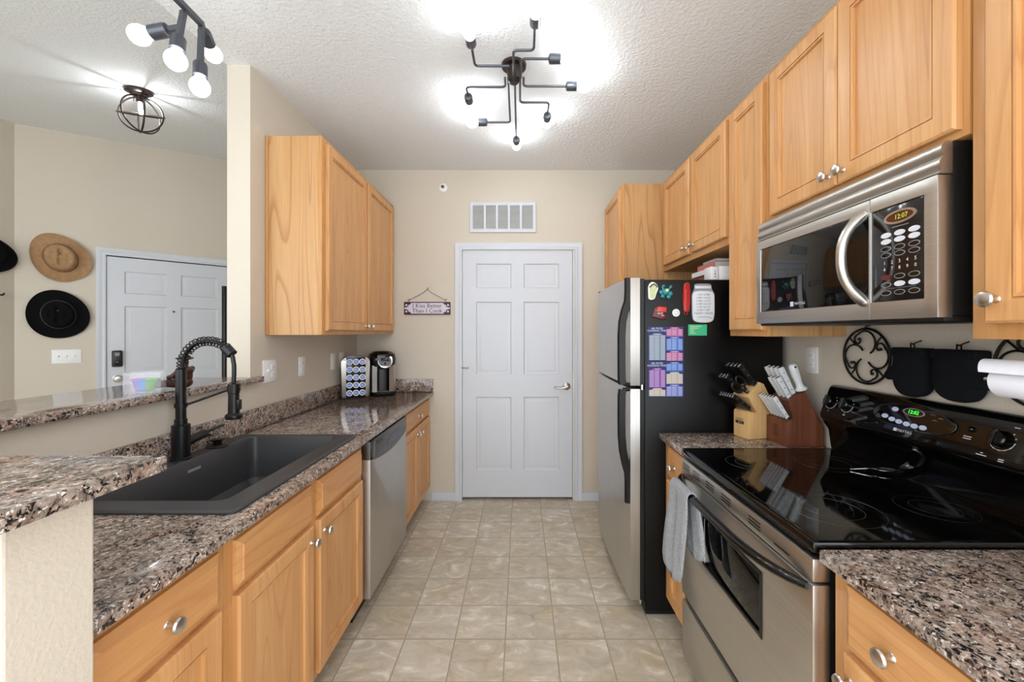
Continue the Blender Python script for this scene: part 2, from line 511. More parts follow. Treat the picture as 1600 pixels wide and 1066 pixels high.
mb.tube([(0.375, 0.935, 0.042), (0.35, 0.928, 0.046), (0.32, 0.924, 0.046), (0.29, 0.925, 0.046), (0.268, 0.934, 0.046)], [0.011, 0.009, 0.007, 0.007, 0.008], 10)
mb.build('lever_handle', 'nickel', d1, 'brushed nickel lever handle')
mb = MB(FB); mb.tube([(-0.49, 1.088, 0.01), (-0.45, 1.088, 0.03), (-0.435, 1.088, 0.032)], 0.004, 8); mb.ball((-0.432, 1.088, 0.032), 0.008, 10, 6)
mb.build('door_stop', 'chrome', d1)
struct(MB(FB).box((0.425, 0.86, 0.0012), (0.432, 1.0, 0.0022)), 'trim_strike', 'nickel')

casing(FE, 0.508, 1.42, 2.058, 'trim_3', 0.062)
jamb(FE, 0.508, 1.42, 2.06, 'trim_4')
d2 = panel_slab(FE, 0.511, 0.01, 0.906, 2.04, -0.004, 'door_2')
mb = MB(FE); mb.box((0.543, 1.07, -0.004), (0.612, 1.215, 0.026), 0.010, 3); mb.build('smart_lock', 'black', d2, 'black keypad door lock')
mb = MB(FE); mb.box((0.563, 1.168, 0.0262), (0.592, 1.196, 0.0272)); mb.build('lock_badge', 'gprint', d2)
mb = MB(FE); mb.lathe([(0.018, 0.026), (0.018, 0.034), (0.014, 0.040), (0.0, 0.041)], (0.578, 1.105, 0), (0, 0, 1)); mb.build('thumb_turn', 'gloss', d2)
mb = MB(FE); mb.lathe([(0.034, -0.004), (0.032, 0.004), (0.014, 0.010), (0.012, 0.03), (0.026, 0.038), (0.030, 0.052), (0.022, 0.064), (0.0, 0.067)], (0.58, 0.965, 0), (0, 0, 1)); mb.build('door_knob', 'nickel', d2)
mb = MB(FE); mb.lathe([(0.010, -0.004), (0.010, 0.003), (0.006, 0.004), (0.0, 0.003)], (0.962, 1.575, 0), (0, 0, 1), 14); mb.build('peephole', 'gunmetal', d2)

# back wall pieces
vt = thing('return_air_vent', 'white louvred return air vent on the back wall above the white pantry door', 'vent', (0, 3.332, 1.99))
VX0, VX1, VZ0, VZ1 = -0.4195, 0.124, 2.195, 2.445
mb = MB(FB); mb.box((VX0 + 0.02, VZ0 + 0.02, 0.001), (VX1 - 0.02, VZ1 - 0.02, 0.003)); mb.build('backing', 'dark', vt)
bx = [VX0, VX0 + 0.026]
inner = (VX1 - VX0 - 0.052)
for k in range(1, 5): bx += [VX0 + 0.026 + inner * k / 5 - 0.009, VX0 + 0.026 + inner * k / 5 + 0.009]
bx += [VX1 - 0.026, VX1]
mb = MB(FB); mb.cells(bx, [VZ0, VZ0 + 0.028, VZ1 - 0.028, VZ1], [(i, 1) for i in range(1, 11, 2)], 0.001, 0.013, 0.002); mb.build('vent_frame', 'white', vt)
for i in range(1, 11, 2):
    mb = MB(FB)
    for k in range(20):
        z = VZ0 + 0.032 + k * (VZ1 - VZ0 - 0.064) / 19
        mb.loops([[(bx[i], z - 0.003, 0.010), (bx[i], z + 0.003, 0.004), (bx[i], z + 0.0042, 0.0045), (bx[i], z - 0.002, 0.0108)],
                  [(bx[i + 1], z - 0.003, 0.010), (bx[i + 1], z + 0.003, 0.004), (bx[i + 1], z + 0.0042, 0.0045), (bx[i + 1], z - 0.002, 0.0108)]])
    mb.build('louvre', 'slat', vt)

sp = thing('fire_sprinkler', 'small round white fire sprinkler head high on the back wall near the ceiling', 'sprinkler', (-0.6375, 3.332, 2.563))
mb = MB(FB); mb.lathe([(0.034, 0.0005), (0.033, 0.005), (0.022, 0.008), (0.015, 0.006), (0.0, 0.006)], (-0.6375, 2.563, 0), (0, 0, 1)); mb.build('escutcheon', 'plate', sp)
mb = MB(FB); mb.cyl((-0.6375, 2.563, 0.006), (-0.6375, 2.563, 0.03), 0.006, 0.004, 10)
for s in (-1, 1): mb.tube([(-0.6375 + s * 0.009, 2.563, 0.006), (-0.6375 + s * 0.011, 2.563, 0.022), (-0.6375, 2.563, 0.034)], 0.002, 6)
mb.lathe([(0.012, 0.033), (0.012, 0.035)], (-0.6375, 2.563, 0), (0, 0, 1), 12); mb.build('nozzle', 'gunmetal', sp)

sg = thing('hanging_sign', 'plum and lavender sign reading I Kiss Better Than I Cook hung from a wire', 'sign', (-0.765, 3.332, 1.52))
SX0, SX1, SZ0, SZ1 = -0.955, -0.577, 1.522, 1.626
mb = MB(FB); mb.box((SX0, SZ0, 0.002), (SX1, SZ1, 0.012), 0.001); mb.build('board', 'purple', sg)
cx, cz = (SX0 + SX1) / 2, (SZ0 + SZ1) / 2
pl = []
for sx, sy in ((1, 1), (-1, 1), (-1, -1), (1, -1)):
    W, Hh = 0.142, 0.044
    q = [(W + 0.012, Hh * 0.45), (W, Hh * 0.62), (W - 0.012, Hh)]
    q = [(cx + sx * a, cz + sy * b) for a, b in q]
    pl += q if sx * sy > 0 else q[::-1]
mb = MB(FB); mb.prism(pl, 0.012, 0.0128); mb.build('label_panel', 'lav', sg)
for s in (-1, 1):
    mb = MB(FB)
    for dx, dy, r in ((0.160, 0.0, 0.013), (0.170, 0.026, 0.009), (0.170, -0.026, 0.009), (0.147, 0.022, 0.008), (0.147, -0.022, 0.008), (0.178, 0, 0.008)):
        mb.lathe([(r, 0.0129), (r, 0.0135)], (cx + s * dx, cz + dy, 0), (0, 0, 1), 8)
    mb.build('flourish', 'lav', sg)
mb = MB(FB); mb.text('I Kiss Better', cx, cz + 0.020, 0.048, 0.0129); mb.text('Than I Cook', cx, cz - 0.021, 0.048, 0.0129); mb.build('lettering', 'ink', sg)
mb = MB(FB)
for s in (-1, 1):
    pts = [(cx + s * 0.155 + s * 0.008 * math.cos(t), SZ1 + 0.016 + 0.008 * math.sin(t), 0.008) for t in [PI * 1.4 - s * 0 + k * -0.5 for k in range(9)]]
    mb.tube(pts, 0.0018, 6)
    mb.tube([(cx + s * 0.155, SZ1 + 0.002, 0.008), (cx + s * 0.15, SZ1 + 0.014, 0.008), (cx + s * 0.09, SZ1 + 0.045, 0.008), (cx + s * 0.03, SZ1 + 0.078, 0.008), (cx, SZ1 + 0.105, 0.008)], 0.0018, 6)
mb.tube([(cx, SZ1 + 0.10, 0.008), (cx + 0.004, SZ1 + 0.115, 0.008), (cx, SZ1 + 0.118, 0.004)], 0.0022, 6)
mb.build('hanger_wire', 'bronze', sg)

# ------------------------------------------------------------------ switches and outlets
def wall_plate(fr, x, z, w, h, kind, label, cat, name, n=1):
    o = fr @ Vector((x, z - h / 2, 0))
    t = thing(name, label, cat, o, 0, 'white wall plates')
    mb = MB(fr); mb.box((x - w / 2, z - h / 2, 0.0005), (x + w / 2, z + h / 2, 0.006), 0.0025); mb.build('cover_plate', 'plate', t)
    for k in range(n):
        xx = x + (k - (n - 1) / 2) * 0.046
        if kind[k % len(kind)] == 's':
            mb = MB(fr); mb.box((xx - 0.005, z - 0.012, 0.006), (xx + 0.005, z + 0.012, 0.0068)); mb.loops([[(xx - 0.004, z + 0.006, 0.006), (xx + 0.004, z + 0.006, 0.006), (xx + 0.004, z - 0.008, 0.006), (xx - 0.004, z - 0.008, 0.006)], [(xx - 0.003, z + 0.014, 0.016), (xx + 0.003, z + 0.014, 0.016), (xx + 0.003, z + 0.006, 0.018), (xx - 0.003, z + 0.006, 0.018)]])
            mb.build('toggle', 'plate', t)
        elif kind[k % len(kind)] == 'r':
            mb = MB(fr); mb.box((xx - 0.016, z - 0.032, 0.006), (xx + 0.016, z + 0.032, 0.009), 0.002); mb.build('rocker', 'plate', t)
        else:
            for s in (-1, 1):
                mb = MB(fr); mb.box((xx - 0.016, z + s * 0.020 - 0.014, 0.006), (xx + 0.016, z + s * 0.020 + 0.014, 0.0085), 0.002)
                mb.build('receptacle', 'plate', t)
            for s in (-1, 1):
                mb = MB(fr)
                for dx in (-0.006, 0.006): mb.box((xx + dx - 0.001, z + s * 0.020 - 0.004, 0.0085), (xx + dx + 0.001, z + s * 0.020 + 0.005, 0.0088))
                mb.build('slot_pair', 'gunmetal', t)
    return t
wall_plate(FL, 2.17, 1.172, 0.117, 0.118, 'so', 'wide white plate with a switch and an outlet at the end of the raised bar', 'switch', 'wall_switch', 2)
wall_plate(FL, 2.49, 1.17, 0.072, 0.117, 'o', 'white outlet on the left kitchen wall below the upper cabinet', 'outlet', 'wall_outlet')
wall_plate(FL, 2.905, 1.17, 0.072, 0.117, 'r', 'white rocker switch beside the coffee pod rack, left of the outlet there', 'switch', 'wall_switch')
wall_plate(FL, 3.045, 1.17, 0.072, 0.117, 'o', 'white outlet half hidden behind the coffee pod rack', 'outlet', 'wall_outlet')
wall_plate(FR, -1.811, 1.255, 0.072, 0.117, 'o', 'white outlet on the right wall above the dark knife block', 'outlet', 'wall_outlet')
wall_plate(FE, 0.277, 1.175, 0.168, 0.117, 'sss', 'wide white triple switch plate on the entry wall under the black hat', 'switch', 'wall_switch', 3)

# ------------------------------------------------------------------ cabinets
def knob(parent, p, s):
    """p on the front face, s = +1 facing +x, -1 facing -x"""
    mb = MB()
    mb.lathe([(0.0085, 0), (0.0065, 0.003), (0.0055, 0.014), (0.008, 0.018), (0.0155, 0.021), (0.0165, 0.0245), (0.0145, 0.029), (0.008, 0.0315), (0.0, 0.032)], p, (s, 0, 0), 18)
    mb.build('knob', 'nickel', parent, 'round satin nickel knob')
def cabinet(name, label, s, xf, xw, y0, y1, z0, z1, fronts, toe=None, cat='cabinet', group=None, oakside=None):
    """s = way the fronts face; xf = face frame, xw = wall; fronts = (kind, y0, y1, z0, z1, knob)"""
    t = thing(name, label, cat, ((xf + xw) / 2, (y0 + y1) / 2, 0 if toe else z0), 0, group)
    mb = MB(); mb.box((xf - s * 0.02, y0, z0), (xw, y1, z1)); mb.build('carcass', 'oak', t)
    mb = MB(); mb.box((xf, y0, z0), (xf - s * 0.02, y1, z1), 0.001); mb.build('face_frame', 'frame', t)
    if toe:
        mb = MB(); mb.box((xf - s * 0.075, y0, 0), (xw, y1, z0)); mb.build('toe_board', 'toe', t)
    fr = frame((xf, 0, 0), (0, s, 0), (0, 0, 1))
    for kind, a, b, c, d, kn in fronts:
        mb = MB(fr)
        x0 = a if s > 0 else -b
        T = 0.020
        if kind == 'door':
            R = [(0, 0.0008), (0, T - 0.005), (0.004, T - 0.001), (0.006, T), (0.048, T), (0.0488, T - 0.005), (0.0512, T - 0.005), (0.052, T - 0.001), (0.057, T - 0.0015), (0.0582, T - 0.010), (0.061, T - 0.010)]
        else:
            R = [(0, 0.0008), (0, T - 0.010), (0.016, T - 0.003), (0.0185, T), (0.02, T)]
        mb.rings(x0, c, b - a, d - c, R)
        p = mb.build('door' if kind == 'door' else 'drawer' if kind == 'drawer' else 'false_front', 'maple' if kind == 'door' else 'mapleh', t, angle=25)
        if kn: knob(p, (xf + s * T, kn[0], kn[1]), s)
    return t
GB, GU = 'maple base cabinets', 'maple upper cabinets'
XL = -0.755
cabinet('base_cabinet', 'maple base cabinet with one drawer, nearest on the left beside the beige half wall', 1, XL, -1.343, 0.660, 1.030, 0.105, 0.864,
        [('drawer', 0.695, 1.004, 0.705, 0.835, (0.845, 0.770)), ('door', 0.695, 1.004, 0.128, 0.690, None)], True, group=GB)
sinkcab = cabinet('base_cabinet', 'maple sink cabinet with two false drawer fronts under the dark sink', 1, XL, -1.343, 1.031, 1.921, 0.105, 0.670,
        [('front', 1.062, 1.447, 0.705, 0.835, None), ('front', 1.490, 1.895, 0.705, 0.835, None), ('door', 1.062, 1.447, 0.128, 0.690, (1.425, 0.640)), ('door', 1.490, 1.895, 0.128, 0.690, (1.520, 0.640))], True, group=GB)
mb = MB(); mb.box((XL, 1.031, 0.670), (XL - 0.018, 1.921, 0.864)); mb.build('top_rail', 'frame', sinkcab)
cabinet('base_cabinet', 'maple base cabinet with one drawer over two doors between dishwasher and back wall', 1, XL, -1.343, 2.541, 3.330, 0.105, 0.864,
        [('drawer', 2.560, 3.285, 0.716, 0.838, (2.92, 0.777)), ('door', 2.560, 2.917, 0.128, 0.702, (2.888, 0.650)), ('door', 2.924, 3.285, 0.128, 0.702, (2.956, 0.650))], True, group=GB)
ul = cabinet('wall_cabinet', 'maple upper cabinet with two doors on the left wall above the coffee maker', 1, -1.047, -1.343, 2.140, 3.330, 1.365, 2.414,
        [('door', 2.172, 2.712, 1.388, 2.385, (2.690, 1.418)), ('door', 2.742, 3.285, 1.388, 2.385, (2.766, 1.418))], group=GU)
mb = MB(); mb.box((-1.328, 2.134, 1.365), (-1.343, 2.1395, 2.414), 0.002); mb.build('scribe_moulding', 'frame', ul)
mb = MB(); mb.box((-1.0475, 2.1375, 1.365), (-1.067, 2.1395, 2.414), 0.001); mb.build('end_stile', 'frame', ul)
XU = 0.985
pc = cabinet('pantry_cabinet', 'tall deep maple cabinet behind the refrigerator at the back wall', -1, 0.70, 1.298, 2.805, 3.330, 0.10, 2.405,
        [('door', 2.83, 3.30, 0.95, 2.375, None), ('door', 2.83, 3.30, 0.13, 0.93, None)], True, group=GU)
cabinet('wall_cabinet', 'short maple upper cabinet with two doors over the refrigerator', -1, XU, 1.298, 1.915, 2.803, 1.796, 2.41,
        [('door', 2.345, 2.760, 1.830, 2.385, (2.385, 1.872)), ('door', 1.925, 2.312, 1.830, 2.385, (2.285, 1.872))], group=GU)
cabinet('wall_cabinet', 'narrow maple upper cabinet with one door between refrigerator and microwave', -1, XU, 1.298, 1.622, 1.913, 1.362, 2.41,
        [('door', 1.633, 1.888, 1.388, 2.385, None)], group=GU)
cabinet('wall_cabinet', 'maple upper cabinet with two doors directly above the microwave', -1, XU, 1.298, 0.892, 1.620, 1.816, 2.41,
        [('door', 1.247, 1.582, 1.832, 2.385, (1.275, 1.866)), ('door', 0.905, 1.243, 1.832, 2.385, (1.218, 1.866))], group=GU)
cabinet('wall_cabinet', 'long maple upper cabinet at the right edge, hanging in front of the microwave side', -1, XU, 1.298, 0.25, 0.886, 1.365, 2.41,
        [('door', 0.50, 0.850, 1.398, 2.385, (0.826, 1.447)), ('door', 0.27, 0.490, 1.398, 2.385, None)], group=GU)
cabinet('base_cabinet', 'narrow maple base cabinet with drawer and door between refrigerator and range', -1, 0.70, 1.298, 1.675, 1.962, 0.105, 0.864,
        [('drawer', 1.70, 1.902, 0.705, 0.845, (1.80, 0.775)), ('door', 1.70, 1.902, 0.135, 0.692, None)], True, group=GB)
cabinet('base_cabinet', 'maple base cabinet with drawer at the near right corner under the granite counter', -1, 0.70, 1.298, 0.20, 0.905, 0.105, 0.864,
        [('drawer', 0.56, 0.862, 0.715, 0.845, (0.745, 0.782)), ('drawer', 0.22, 0.545, 0.715, 0.845, None), ('door', 0.56, 0.862, 0.135, 0.702, (0.838, 0.655)), ('door', 0.22, 0.545, 0.135, 0.702, None)], True, group=GB)

# ------------------------------------------------------------------ granite
ct = thing('countertop', 'long granite countertop on the left base cabinets holding the dark sink', 'countertop', (-1.03, 2.0, 0.865))
mb = MB(); mb.cells([-1.343, -1.275, -0.80, -0.716], [0.660, 1.105, 1.875, 3.330], [(1, 1)], 0.866, 0.893, 0.003); mb.build('slab', 'gran', ct)
mb = MB(); mb.box((-1.343, 0.661, 0.8935), (-1.325, 3.311, 0.996), 0.002); mb.build('backsplash', 'gran', ct)
mb = MB(); mb.box((-1.343, 3.312, 0.8935), (-0.717, 3.330, 0.996), 0.002); mb.build('backsplash', 'gran', ct)
mb = MB(); mb.box((0.668, 1.674, 0.866), (1.298, 1.964, 0.893), 0.003)
solo(mb, 'countertop', 'gran', 'small granite countertop between refrigerator and range under the knife blocks', 'countertop')
mb = MB(); mb.box((0.668, 0.16, 0.866), (1.298, 0.911, 0.893), 0.003)
solo(mb, 'countertop', 'gran', 'granite countertop at the near right corner beside the black cooktop', 'countertop')
mb = MB(); mb.cells([-1.69, -1.3445, -1.31, -0.645], [-0.25, 0.36, 0.742, 2.016, 2.075], [(2, 0), (2, 2), (2, 3), (0, 3)], 1.1275, 1.155, 0.003)
solo(mb, 'bar_counter', 'gran', 'raised granite bar counter capping the beige half wall, turning the corner at lower left', 'bar counter')
# ------------------------------------------------------------------ sink and faucet
def rrect(x0, x1, y0, y1, r, z, n=5):
    P = []
    for cx_, cy_, a0 in ((x1 - r, y1 - r, 0), (x0 + r, y1 - r, PI / 2), (x0 + r, y0 + r, PI), (x1 - r, y0 + r, 1.5 * PI)):
        for k in range(n + 1):
            a = a0 + PI / 2 * k / n
            P.append((cx_ + r * math.cos(a), cy_ + r * math.sin(a), z))
    return P
sk = thing('kitchen_sink', 'dark charcoal composite drop-in sink set in the long granite countertop', 'sink', (-1.03, 1.49, 0.893))
mb = MB()
mb.loops([rrect(-1.305, -0.762, 1.080, 1.895, 0.022, 0.8935), rrect(-1.305, -0.762, 1.080, 1.895, 0.022, 0.899), rrect(-1.300, -0.767, 1.085, 1.890, 0.020, 0.9045),
          rrect(-1.236, -0.834, 1.145, 1.862, 0.030, 0.9045), rrect(-1.232, -0.838, 1.149, 1.858, 0.030, 0.899), rrect(-1.226, -0.844, 1.155, 1.852, 0.034, 0.72), rrect(-1.200, -0.870, 1.181, 1.826, 0.03, 0.690), rrect(-1.05, -1.0, 1.48, 1.53, 0.02, 0.684)], cap0=False)
mb.build('basin', 'sink', sk, fix=False)
mb = MB(); mb.lathe([(0.052, 0.6865), (0.050, 0.6895), (0.036, 0.6885), (0.034, 0.6875), (0.0, 0.6875)], (-1.025, 1.505, 0)); mb.build('drain', 'gunmetal', sk)
mb = MB(); mb.box((-1.2302, 1.500, 0.858), (-1.2288, 1.560, 0.868)); mb.build('badge', 'gprint', sk)
st = thing('sink_stopper', 'black round sink stopper lying on the back rim of the sink beside the faucet', 'sink stopper', (-1.262, 1.69, 0.9045))
mb = MB(); mb.lathe([(0.040, 0), (0.041, 0.003), (0.036, 0.007), (0.020, 0.010)], (-1.262, 1.69, 0.9047), n=28); mb.build('flange', 'black', st)
mb = MB(); mb.lathe([(0.017, 0.010), (0.016, 0.022), (0.024, 0.024), (0.024, 0.031), (0.0, 0.033)], (-1.262, 1.69, 0.9047), n=24); mb.build('knob', 'gloss', st)

fx, fy = -1.272, 1.52
fa = thing('kitchen_faucet', 'matte black pull-down faucet with an open spring neck behind the sink', 'faucet', (fx, fy, 0.9045))
mb = MB(); mb.lathe([(0.0, 0.0), (0.034, 0.0), (0.034, 0.006), (0.029, 0.009), (0.029, 0.128), (0.024, 0.130), (0.020, 0.131), (0.020, 0.150), (0.0, 0.15)], (fx, fy, 0.9047)); mb.build('faucet_body', 'matte', fa)
mb = MB(); mb.lathe([(0.0165, 0.15), (0.0165, 0.336), (0.013, 0.340), (0.0, 0.34)], (fx, fy, 0.9047)); mb.build('riser', 'matte', fa)
AP = [(0.004, 1.243), (0.006, 1.262), (0.012, 1.285), (0.024, 1.308), (0.043, 1.328), (0.066, 1.341), (0.092, 1.346), (0.118, 1.345), (0.142, 1.339), (0.165, 1.326), (0.183, 1.308)]
HP = AP + [(0.194, 1.285), (0.199, 1.255), (0.199, 1.22), (0.197, 1.186)]
W3 = lambda p: Vector((fx + p[0], fy, p[1]))
mb = MB(); mb.tube([W3(p) for p in HP], 0.0075, 12); mb.build('hose', 'matte', fa)
pts = []
NT_ = 18
for k in range(NT_ * 12 + 1):
    t = k / (NT_ * 12) * (len(AP) - 1.4)
    i = min(int(t), len(AP) - 2)
    a, b = W3(AP[i]), W3(AP[i + 1])
    c = a.lerp(b, t - i); d = (b - a).normalized()
    e = d.cross(Vector((0, 1, 0)))
    ang = 2 * PI * k / 12
    pts.append(c + (e * math.cos(ang) + Vector((0, 1, 0)) * math.sin(ang)) * 0.0165)
mb = MB(); mb.tube(pts, 0.0022, 6); mb.build('spring', 'matte', fa)
a, b = W3((0.168, 1.322)), W3((0.192, 1.296))
mb = MB(); mb.cyl(a, b, 0.0185, 0.0185); mb.build('collar', 'matte', fa)
mb = MB(); mb.lathe([(0.0, 1.056), (0.027, 1.056), (0.029, 1.062), (0.028, 1.071), (0.019, 1.078), (0.0175, 1.15), (0.0195, 1.152), (0.0195, 1.186), (0.012, 1.19), (0.0, 1.19)], (fx + 0.198, fy, 0)); mb.build('spray_head', 'matte', fa)
mb = MB(); mb.box((fx + 0.213, fy - 0.009, 1.09), (fx + 0.2235, fy + 0.009, 1.128), 0.003); mb.build('spray_button', 'black', fa)
mb = MB(); mb.lathe([(0.0205, 1.098), (0.0205, 1.114)], (fx, fy, 0)); mb.tube([(fx + 0.015, fy, 1.106), (fx + 0.182, fy, 1.166)], 0.0042, 8); mb.lathe([(0.0215, 1.160), (0.0215, 1.172)], (fx + 0.198, fy, 0)); mb.build('support_arm', 'matte', fa)
mb = MB(); mb.cyl((fx, fy + 0.02, 0.963), (fx, fy + 0.115, 0.972), 0.018, 0.0165)
mb.tube([(fx, fy + 0.11, 0.974), (fx, fy + 0.13, 0.977), (fx, fy + 0.17, 0.981), (fx, fy + 0.215, 0.984)], 1.0, sec=[(0.0035, -0.008), (0.0035, 0.008), (-0.0035, 0.008), (-0.0035, -0.008)]); mb.build('lever', 'matte', fa)

# ------------------------------------------------------------------ things on the raised bar
bx = thing('treat_box', 'clear plastic box on the raised bar holding a violet, blue and green cup', 'clear box', (-1.405, 1.52, 1.155), 0.55)
mb = MB(local=True)
mb.box((-0.052, -0.044, 0.0005), (0.052, 0.044, 0.003))
for a, b in (((-0.052, -0.044, 0), (0.052, -0.0425, 0.076)), ((-0.052, 0.0425, 0), (0.052, 0.044, 0.076)), ((-0.052, -0.0425, 0), (-0.0505, 0.0425, 0.076)), ((0.0505, -0.0425, 0), (0.052, 0.0425, 0.076))): mb.box(a, b)
mb.build('clear_walls', 'clear', bx)
cp = thing('party_cup', 'small glass cup shading from violet through blue to green inside the clear box', 'cup', (-1.405, 1.52, 1.159), 0.0)
def wedge(a0, a1):
    P0 = [(0.016, 0.0), (0.025, 0.003), (0.031, 0.015), (0.033, 0.030), (0.038, 0.041), (0.043, 0.043), (0.043, 0.046), (0.036, 0.045), (0.030, 0.032), (0.028, 0.017), (0.023, 0.006), (0.016, 0.003)]
    mb = MB(local=True)
    mb.loops([[(r * math.cos(a), r * math.sin(a), h) for r, h in P0] for a in [a0 + (a1 - a0) * k / 10 for k in range(11)]])
    return mb
wedge(PI * 0.72, PI * 1.50).build('violet_side', 'gviolet', cp, 'violet glass side')
wedge(PI * 1.50, PI * 1.74).build('blue_side', 'gblue', cp, 'blue glass side')
wedge(PI * 1.74, PI * 2.72).build('green_side', 'ggreen', cp, 'green glass side')

# carved seated cowboy
fg = thing('cowboy_figurine', 'carved brown wooden cowboy sitting with legs stretched out on the raised bar', 'figurine', (-1.34, 1.62, 1.1555))
mb = MB(local=True)
def limb(p, r, n=10): mb.tube(p, r, n); mb.ball(p[0], r[0] if isinstance(r, list) else r, 10, 6); mb.ball(p[-1], r[-1] if isinstance(r, list) else r, 10, 6)
mb.ball((0, 0, 0.024), (0.026, 0.028, 0.022)); mb.ball((0.003, 0, 0.05), (0.022, 0.026, 0.026)); mb.ball((0.005, 0, 0.07), (0.023, 0.029, 0.018))
limb([(0.004, 0, 0.08), (0.001, 0, 0.096)], 0.009)
mb.ball((-0.001, 0, 0.104), (0.0145, 0.0135, 0.017)); mb.ball((-0.0155, 0, 0.102), (0.004, 0.003, 0.004))
for s in (-1, 1):
    limb([(-0.005, s * 0.015, 0.020), (-0.055, s * 0.017, 0.022), (-0.11, s * 0.014, 0.013)], [0.017, 0.0155, 0.0125])
    limb([(-0.112, s * 0.014, 0.016), (-0.125, s * 0.018, 0.034)], [0.011, 0.009])
    limb([(0.006, s * 0.028, 0.077), (-0.018, s * 0.036, 0.052), (-0.045, s * 0.022, 0.046)], [0.011, 0.0095, 0.0085])
mb.ball((-0.05, 0.012, 0.045), (0.009, 0.009, 0.007)); mb.ball((-0.05, -0.012, 0.045), (0.009, 0.009, 0.007))
fo = mb.build('body', 'carved', fg, fix=True)
rm = fo.modifiers.new('remesh', 'REMESH'); rm.mode = 'VOXEL'; rm.voxel_size = 0.0026; rm.use_smooth_shade = True
sm = fo.modifiers.new('smooth', 'SMOOTH'); sm.iterations = 3; sm.factor = 0.5
mb = MB(local=True)
rings = []
for r, h in ((0.004, 0.128), (0.013, 0.130), (0.0155, 0.124), (0.0165, 0.116), (0.022, 0.1145), (0.031, 0.117), (0.031, 0.119), (0.022, 0.1165), (0.0165, 0.1175), (0.014, 0.112)):
    rings.append([(-0.001 + r * math.cos(2 * PI * k / 24), 0.82 * r * math.sin(2 * PI * k / 24), h + (0.006 * (math.sin(2 * PI * k / 24) ** 2) if r > 0.02 else 0)) for k in range(24)])
mb.loops(rings); mb.build('hat', 'carved', fg)

# ------------------------------------------------------------------ coffee corner
rk = thing('pod_rack', 'steel and black rack of blue coffee pods standing beside the coffee maker', 'pod rack', (-1.295, 2.925, 0.8935), math.radians(27))
RW, RD, RH = 0.195, 0.062, 0.312
mb = MB(local=True)
def arch(x0, x1, z0, z1, r):
    P = [(x0, z0), (x1, z0)]
    for k in range(6): P.append((x1 - r + r * math.cos(PI / 2 * k / 5), z1 - r + r * math.sin(PI / 2 * k / 5)))
    for k in range(6): P.append((x0 + r - r * math.sin(PI / 2 * k / 5), z1 - r + r * math.cos(PI / 2 * k / 5)))
    return P
o = mb
mb.fr = frame((0, 0, 0), (1, 0, 0), (0, 0, 1)); mb.prism(arch(0, RW, 0.012, RH - 0.014, 0.024), -RD, 0.0, 0.008); mb.build('rack_shell', 'steelv', rk)
mb = MB(frame((0, 0, 0), (1, 0, 0), (0, 0, 1)), True); mb.prism(arch(0.034, RW - 0.030, 0.006, RH - 0.012, 0.008), -0.01, 0.004, 0.002); mb.build('front_panel', 'gloss', rk)
mb = MB(local=True); mb.box((0.004, 0.0, 0.0), (RW - 0.004, RD - 0.002, 0.012), 0.003); mb.build('rack_base', 'black', rk)
mb = MB(frame((0, 0, 0), (1, 0, 0), (0, 0, 1)), True); mb.prism(arch(0.035, RW - 0.035, RH - 0.02, RH, 0.008), -0.05, -0.002, 0.003); mb.build('top_handle', 'gunmetal', rk)
RM = WM(rk)
pod = None
rows, cols = ['top', 'second', 'middle', 'fourth', 'bottom'], ['left', 'centre', 'right']
for i in range(5):
    for j in range(3):
        loc = RM @ Vector((0.034 + 0.0225 + j * 0.0435, -0.0045, RH - 0.043 - i * 0.0565))
        lab = 'blue lidded coffee pod in the %s row, %s column of the pod rack' % (rows[i], cols[j])
        if pod is None:
            pod = thing('coffee_pod', lab, 'coffee pod', loc, math.radians(27), 'coffee pods in the rack')
            m2 = MB(local=True); m2.lathe([(0.020, -0.001), (0.0222, 0.001), (0.0222, 0.003), (0.0165, 0.0036), (0.0165, 0.001)], (0, 0, 0), (0, -1, 0), 26); m2.build('rim', 'plate', pod)
            m2 = MB(local=True); m2.lathe([(0.0168, 0.0005), (0.0165, 0.0025), (0.0, 0.0028)], (0, 0, 0), (0, -1, 0), 24); m2.build('foil_lid', 'blue', pod)
            m2 = MB(frame((0, -0.0030, 0), (1, 0, 0), (0, 0, 1)), True); m2.box((-0.009, -0.002, 0), (0.007, 0.003, 0.0003)); m2.box((-0.005, -0.007, 0), (0.009, -0.005, 0.0003)); m2.build('lid_print', 'bluetext', pod)
        else:
            p = copy_tree(pod); p.location = loc; p['label'] = lab

km = thing('coffee_maker', 'black and silver single-cup coffee maker in the back left counter corner', 'coffee maker', (-1.085, 3.170, 0.8935), math.radians(24))
def dshape(w, d, n=12, y0=0.0):
    P = [(w, y0 + d * 0.5), (-w, y0 + d * 0.5)]
    for k in range(n + 1):
        a = PI + PI * k / n
        P.append((w * math.cos(a), y0 - d * 0.1 + d * 0.42 * math.sin(a)))
    return P
def soft(w, d, y0=0.0, n=28, e=3.2):
    return [(w * math.copysign(abs(math.cos(t)) ** (2 / e), math.cos(t)), y0 + d * math.copysign(abs(math.sin(t)) ** (2 / e), math.sin(t))) for t in [2 * PI * k / n for k in range(n)]]
def stack(levels, **kw):
    mb = MB(local=True); mb.loops([[(x, y, z) for x, y in soft(w, d, y0)] for w, d, y0, z in levels]); return mb
stack([(0.098, 0.118, 0, 0.0), (0.100, 0.120, 0, 0.004), (0.100, 0.120, 0, 0.026), (0.095, 0.115, 0, 0.032)]).build('base', 'gloss', km)
stack([(0.060, 0.040, -0.07, 0.032), (0.062, 0.042, -0.07, 0.035), (0.058, 0.038, -0.07, 0.040), (0.05, 0.03, -0.07, 0.040)]).build('drip_tray', 'gunmetal', km)
